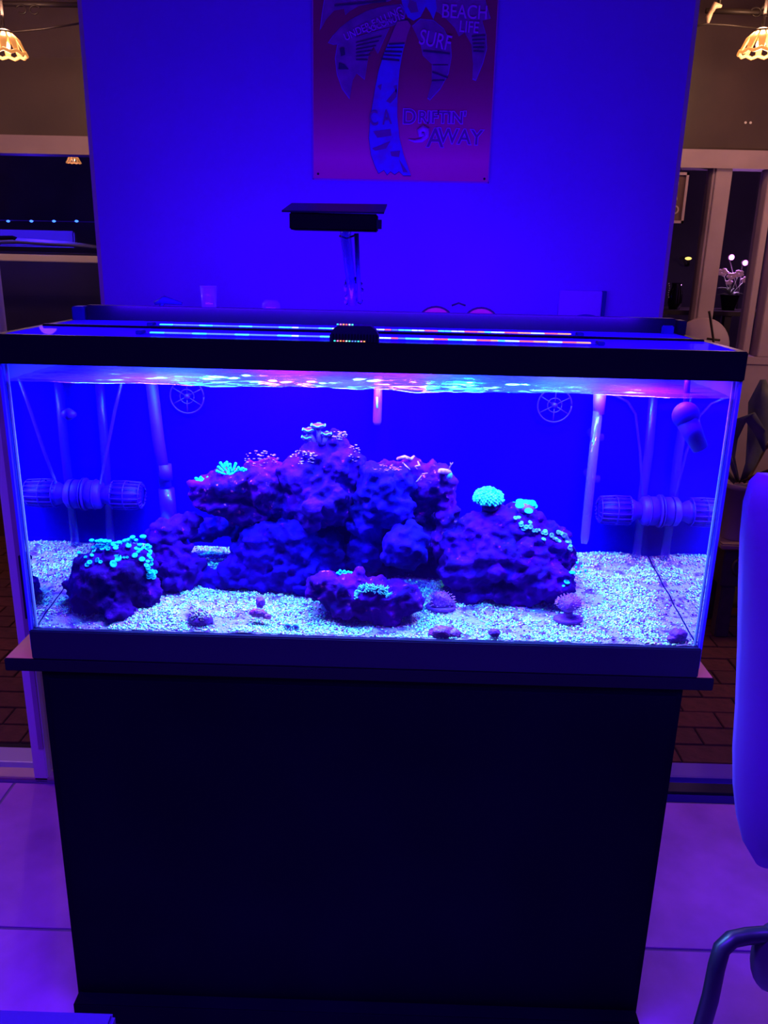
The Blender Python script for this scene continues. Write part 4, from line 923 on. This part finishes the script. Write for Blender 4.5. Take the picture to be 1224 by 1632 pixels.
# ------------------------------------------------------------------ beyond the left window: blue lights and a bench
sl = thing('string_lights', 'string of small blue lights outside the left window', 'string lights', at(60, 352, 3.5))
MB().tube([at(-60, 350, 3.5), at(60, 352, 3.5), at(200, 355, 3.5)], .0025, 6).build('wire', mat('wire_blue', (.02, .0, .3), .5, emit=(.05, 0, 1), estr=.15), sl, True)
mb_ = mat('blue_bulb', (.1, .1, .6), .4, emit=(.05, .2, 1), estr=5)
for px in (-24, 13, 50, 86, 122, 158): MB().ball(at(px, 352.5, 3.49), .008, (1.3, 1, .8), 2).build('bulb', mb_, sl, True)
bn = thing('outdoor_counter', 'curved blue-lit counter with a dark backrest outside the left window', 'counter', (at(60, 400, 3.75).x, 3.75, 0))
cb = at(60, 388, 3.75)
MB().box(-2.95, -1.2, 3.6, 3.95, 0, cb.z-.05).build('base', M['night'], bn)
MB().tube([at(-80, 386, 3.62), at(30, 384, 3.6), at(110, 389, 3.6), at(170, 396, 3.62)], [.03, .032, .03, .022], 12, flat=.5).build('counter_edge', mat('counter_white', (.5, .5, .8), .4), bn, True)
B(-2.95, -1.95, 3.9, 3.95, cb.z-.02, at(20, 366, 3.9).z, bev=.01).build('back_cushion', mat('cushion', (.35, .3, .8), .7), bn)
MB().tube([at(-60, 380, 3.58), at(20, 379, 3.58), at(26, 381, 3.58)], .012, 8).build('tray', M['matt_black'], bn, True)
point('string_glow', at(60, 350, 3.55), 5, (.06, .01, 1), .05)
point('string_glow_left', at(-60, 350, 3.55), 5, (.06, .01, 1), .05)

# ------------------------------------------------------------------ beyond the right window: table, plants, grow lights
tb = thing('plant_table', 'dark wooden table with plants outside the right window', 'table', (at(1130, 500, 3.5).x, 3.5, 0))
tz = at(1150, 494, 3.5).z
B(at(1000, 494, 3.5).x, at(1260, 494, 3.5).x, 3.35, 3.75, tz-.025, tz, bev=.003).build('table_top', M['iron'], tb)
for px in (1141, 1158, 1020): X = at(px, 500, 3.4).x; B(X-.018, X+.018, 3.37, 3.41, 0, tz-.025).build('leg', M['iron'], tb)
for px in (1141, 1250): X = at(px, 500, 3.7).x; B(X-.018, X+.018, 3.68, 3.72, 0, tz-.025).build('leg', M['iron'], tb)
op = thing('orchid', 'orchid in a black tapered pot on the table outside the right window', 'plant', (at(1160, 494, 3.5).x, 3.5, tz))
X = at(1160, 494, 3.5).x; s = pxm(3.5, 1.3)
MB().lathe((X, 3.5, tz), [(9*s, 0), (14*s, 21*s), (14.5*s, 24*s), (13*s, 24*s), (12*s, 22*s), (.001, 21*s)], 20).build('pot', M['matt_black'], op, True)
mlf = mat('orchid_leaf', (.25, .4, .25), .6, col2=(.4, .5, .3), scale=40); mpt = mat('orchid_petal', (.9, .7, .85), .6)
for k in range(9):
    a = random.uniform(-1.3, 1.3); c0 = Vector((X, 3.5, tz+22*s)); L = random.uniform(14, 26)*s; d = Vector((math.sin(a), random.uniform(-.5, .3), math.cos(a)))
    MB().tube([c0, c0+d*L*.6, c0+d*L+Vector((d.x*L*.3, 0, -L*.25))], [.003, .009, .002], 6, flat=.3).build('leaf', mlf, op, True)
for k, (px, py, r_) in enumerate(((1152, 434, 9), (1166, 440, 8), (1178, 436, 8), (1188, 446, 7), (1162, 450, 6))):
    c = at(px, py, 3.47); b = MB()
    for j in range(5):
        a = 2*PI*j/5+k; b.ball(c+Vector((math.cos(a)*r_*s*.55, 0, math.sin(a)*r_*s*.4)), r_*s*.5, (1, .3, .6), 2)
    b.build('blossom', mpt, op, True); MB().tube([c, Vector((X, 3.5, tz+22*s))], .002, 5).build('stem', mlf, op, True)
vs_ = at(1070, 490, 3.5); v = thing('vase', 'black glossy vase at the left end of the table outside', 'vase', (vs_.x, 3.45, tz))
MB().lathe((vs_.x, 3.45, tz), [(8*s, 0), (11*s, 10*s), (10*s, 26*s), (7*s, 34*s), (8*s, 40*s), (6*s, 40*s)], 20).build('body', mat('gloss_black', (.004, .004, .006), .08), v, True)
b = MB()
for k in range(7): b.ball(at(1066+math.sin(k)*.8, 452+k*3.6, 3.45-11*s), .0035, (1, .5, 1), 1)
b.build('bead_trim', mat('bead', (.8, .8, .9), .2), v, True)
mg = mat('grow_glow', (1, .5, 1), .4, emit=(1, .22, 1), estr=3)
gt = thing('grow_light', 'pair of magenta grow light heads above the orchid outside', 'lamp', at(1178, 415, 3.6))
for px, py in ((1166, 410), (1188, 419)):
    c = at(px, py, 3.6); MB().ball(c, .016, (1, .6, 1), 2).build('lit_head', mg, gt, True); MB().lathe(c+Vector((0, .008, 0)), [(.019, 0), (.010, .035)], 14, (0, 1, .2)).build('housing', M['iron'], gt, True)
    MB().tube([c+Vector((0, .04, 0)), at(1177, 470, 3.66), Vector((at(1177, 470, 3.66).x, 3.66, tz))], .004, 6).build('gooseneck', M['iron'], gt, True)
point('grow_glow', at(1172, 418, 3.52), 7, (.8, .3, 1), .03)
yl = thing('path_light', 'small yellow light far outside behind the right window', 'lamp', at(1097, 415, 4.8))
MB().ball(at(1097, 412, 4.8), .016, (1.5, 1, .7), 2).build('glow', mat('yellow_glow', (1, .8, .3), .5, emit=(1, .7, .15), estr=2.0), yl, True)
MB().tube([at(1097, 416, 4.85), at(1097, 423, 4.9), Vector((at(1097, 423, 4.99).x, 4.999, at(1097, 423, 4.99).z))], .008, 6).build('bracket', M['iron'], yl, True)
# hanging sign
sg = thing('window_sign', 'framed brown sign with pale letters hanging in the right window', 'sign', at(1078, 355, 2.9))
s0 = at(1091, 275, 2.9); s1 = at(1084, 356, 2.9); xa, xb = s1.x-.24, s1.x+.012
B(xa, xb, 2.9, 2.91, s1.z, s0.z, bev=0).build('board', mat('sign_board', (.10, .055, .065), .6), sg)
fb_ = MB(); fb_.box(xb-.012, xb+.0, 2.89, 2.912, s1.z, s0.z); fb_.box(xa, xa+.012, 2.89, 2.912, s1.z, s0.z); fb_.box(xa, xb, 2.89, 2.912, s1.z, s1.z+.012); fb_.box(xa, xb, 2.89, 2.912, s0.z-.012, s0.z)
fb_.build('frame', M['cream_paint'], sg)
mlt = mat('pale_letter', (.45, .36, .36), .6)
text('O', 0, 0, .055, mlt, 0, P=at(1075, 335, 2.897), parent=sg, bold=.001); text('ua', 0, 0, .028, mlt, 0, P=at(1076, 316, 2.897), parent=sg); text(')', 0, 0, .06, mlt, 0, P=at(1080, 291, 2.897), parent=sg)
for q in (xa+.03, xb-.03): MB().tube([(q, 2.905, s0.z), (q, 2.96, 2.01)], .0015, 5).build('cord', M['iron'], sg)
# round-backed chair
RY = 2.62; ch = at(1117, 545, RY); rc = thing('round_back_chair', 'cream chair with a round back just behind the right end of the tank', 'chair', (ch.x, RY, 0))
R = 45*pxm(RY, 1.2); czc = at(1118, 506, RY).z-R
MB().lathe((ch.x, RY, czc), [(R*.96, -.012), (R, -.006), (R, .006), (R*.96, .012)], 36, (0, 1, 0)).build('backrest', M['cream_paint'], rc, True)
for xx in (-.10, .10): MB().tube([(ch.x+xx, RY+.01, czc-R*.5), (ch.x+xx*1.5, RY+.02, .45)], .012, 8).build('back_post', M['iron'], rc, True)
B(ch.x-.19, ch.x+.19, RY-.34, RY+.04, .43, .47, bev=.01).build('seat', M['cream_paint'], rc)
for xx in (-.17, .17):
    for yy in (RY-.32, RY+.02): MB().tube([(ch.x+xx, yy, .43), (ch.x+xx*1.05, yy, 0)], .013, 8).build('leg', M['iron'], rc, True)
a_ = at(1131, 500, 2.55); b_ = at(1137, 541, 2.55)
cane = MB().tube([at(1130, 496, 2.55), a_, b_, Vector((b_.x+.03, 2.32, .0))], .006, 8).tube([b_+Vector((-.03, 0, .003)), b_+Vector((.03, 0, -.003))], .006, 6)
setprops(cane.build('walking_stick', M['iron'], None, True), 'thin black stick with a short crossbar leaning at the round-backed chair', 'stick')

# ------------------------------------------------------------------ low stone table with potted plant, right
TY = 2.0; tzz = .44
kt = thing('console_table', 'low stone-topped table with carved scrolls behind the right end of the tank', 'table', (1.62, TY+.1, 0))
B(1.42, 2.25, 1.90, 2.22, tzz-.025, tzz, bev=.006).build('stone_top', mat('stone', (.42, .30, .27), .6, col2=(.30, .2, .2), scale=12), kt)
M['carved'] = mat('carved_wood', (.05, .03, .045), .5, col2=(.07, .045, .06), scale=30)
B(1.45, 2.22, 1.93, 2.19, tzz-.20, tzz-.03, bev=.004).build('apron', M['carved'], kt)
for X0 in (1.54, 1.74, 1.94):
    MB().tube([(X0+(.075-k*.0042)*math.cos(.5*k), 1.925, tzz-.115+(.068-k*.0038)*math.sin(.5*k)) for k in range(17)], [.010-k*.0004 for k in range(17)], 6).build('scroll', M['carved'], kt, True)
for X0 in (1.49, 2.17):
    for Y0 in (1.96, 2.15): B(X0-.03, X0+.03, Y0-.03, Y0+.03, 0, tzz-.2, bev=.006).build('leg', M['carved'], kt)
pc = at(1178, 812, TY); s = pxm(TY, .6); X = pc.x
pp = thing('potted_plant', 'broad-leaved plant in a tapered violet pot on the stone-topped table', 'plant', (X, TY, tzz))
ph = at(1178, 768, TY).z-tzz
MB().lathe((X, TY, tzz), [(.058, 0), (.060, .005), (.083, ph-.02), (.088, ph-.02), (.088, ph), (.079, ph), (.075, ph-.02)], 28).build('pot', mat('violet_pot', (.28, .17, .36), .6), pp, True)
MB().lathe((X, TY, tzz), [(.074, ph-.025), (.03, ph-.018), (.001, ph-.018)], 20).build('soil', M['iron'], pp, True)
mleaf = mat('grey_leaf', (.16, .19, .20), .6, col2=(.10, .13, .14), scale=14); mlb = mat('brown_leaf', (.22, .14, .07), .6, col2=(.10, .06, .04), scale=20)
def leaf(px_pts, widths, m, Y0=TY):
    P = [at(x, y, Y0+dy) for x, y, dy in px_pts]; L_ = []; R2 = []
    vs = []; fs = []
    for i, p in enumerate(P):
        d = (P[min(i+1, len(P)-1)]-P[max(0, i-1)]).normalized(); n = d.cross(Vector((0, 1, .3))).normalized(); w2 = widths[i]
        vs += [p-n*w2, p+Vector((0, .006, 0)), p+n*w2]
    for i in range(len(P)-1):
        a = i*3; fs += [(a, a+1, a+4, a+3), (a+1, a+2, a+5, a+4)]
    o = MB().add(vs, fs).build('leaf', m, pp, True); sd = o.modifiers.new('s', 'SOLIDIFY'); sd.thickness = .002; return o
leaf([(1176, 768, 0), (1166, 730, -.02), (1168, 700, -.02), (1180, 672, -.03), (1196, 665, -.03), (1212, 690, -.03), (1218, 720, -.02)], [.008, .014, .020, .024, .026, .022, .004], mleaf)
leaf([(1182, 768, 0), (1196, 740, .02), (1210, 690, .03), (1213, 640, .03), (1216, 605, .03)], [.010, .024, .05, .052, .012], mleaf)
leaf([(1184, 768, 0), (1210, 758, -.04), (1240, 742, -.06)], [.010, .016, .003], mlb)
leaf([(1178, 768, 0), (1195, 757, .05), (1216, 712, .08), (1236, 706, .08)], [.008, .012, .022, .006], mlb)
leaf([(1176, 768, 0), (1168, 745, -.05), (1164, 722, -.06)], [.006, .008, .002], mleaf)
leaf([(1172, 770, 0), (1150, 745, .04), (1140, 705, .05)], [.008, .016, .004], mleaf)
leaf([(1190, 768, -.02), (1207, 764, -.06), (1215, 768, -.08)], [.004, .006, .001], mat('pale_leaf', (.45, .36, .38), .5))

# ------------------------------------------------------------------ foreground chair at right and table edge at the lower left
CY = -.30
fc = thing('moulded_chair', 'pale moulded chair with high rounded back and dark tubular arm, right of the stand', 'chair', (at(1300, 1400, CY).x, CY, 0))
edge = [(1232, 768), (1218, 782), (1208, 815), (1202, 870), (1199, 950), (1197, 1050), (1193, 1150), (1188, 1220), (1188, 1280), (1193, 1330), (1204, 1375), (1226, 1412)]
prof = [at(x, y, CY) for x, y in edge]; xc = at(1330, 1000, CY).x
vs = []; fs = []; n = len(prof); K = 16
for p in prof:
    rr = xc-p.x
    for k in range(K+1):
        a = PI*k/K; vs.append((xc-rr*math.cos(a), CY+.05-.05*math.sin(a)*(rr/(xc-prof[8].x)), p.z))
for i in range(n-1):
    for k in range(K): a = i*(K+1)+k; fs.append((a, a+1, a+K+2, a+K+1))
fs.append(tuple(range(K, -1, -1))); fs.append(tuple((n-1)*(K+1)+k for k in range(K+1)))
ob = MB().add(vs, fs).build('shell', mat('white_shell', (.24, .06, .50), .6), fc, True); sd = ob.modifiers.new('s', 'SOLIDIFY'); sd.thickness = .012
tube_p = [at(1112, 1660, CY-.10), at(1132, 1590, CY-.09), at(1142, 1540, CY-.08), at(1150, 1512, CY-.07), at(1166, 1497, CY-.06), at(1190, 1492, CY-.05), at(1215, 1490, CY-.05)]
d_ = (tube_p[0]-tube_p[1]).normalized(); foot = tube_p[0]+d_*(tube_p[0].z/abs(d_.z))
foot = Vector((tube_p[0].x-.03, tube_p[0].y, 0.0))
MB().tube([foot]+tube_p+[Vector((at(1236, 1500, CY-.05).x, CY-.05, tube_p[-1].z)), Vector((xc+.14, CY-.03, at(1226, 1412, CY).z-.055))], .0125, 14).build('arm_tube', mat('dark_tube', (.02, .014, .03), .35), fc, True)
dc_ = at(1232, 1525, CY-.05); MB().ball(dc_, 1, (.032, .03, .062), 3).build('hub', mat('hub_violet', (.05, .012, .06), .5), fc, True)
xx = xc
B(xc+.12, xc+.46, CY-.10, CY+.26, at(1226, 1412, CY).z-.06, at(1226, 1412, CY).z-.02, bev=.01).build('seat', mat('seat_white', (.5, .48, .52), .5), fc)
for dx in (.20, .42): 
    for dy in (-.07, .23): MB().tube([(xc+dx, CY+dy, at(1226, 1412, CY).z-.05), (xc+dx*1.1, CY+dy, 0)], .011, 8).build('leg', M['iron'], fc, True)
q0 = at(-120, 1610, -.85); q1 = at(186, 1621, -.85)
sd_ = thing('side_table', 'low dark blue table in front of the left foot of the aquarium stand', 'table', (q1.x-.35, -1.15, 0))
B(q1.x-.7, q1.x, -1.35, -.85, q1.z-.022, q1.z+.006, bev=.003).build('table_top', mat('blue_table', (.05, .01, .22), .5), sd_)
for dx in (-.64, -.06):
    for Y0 in (-1.3, -.9): B(q1.x+dx-.02, q1.x+dx+.02, Y0-.02, Y0+.02, 0, q1.z-.03).build('leg', M['black'], sd_)
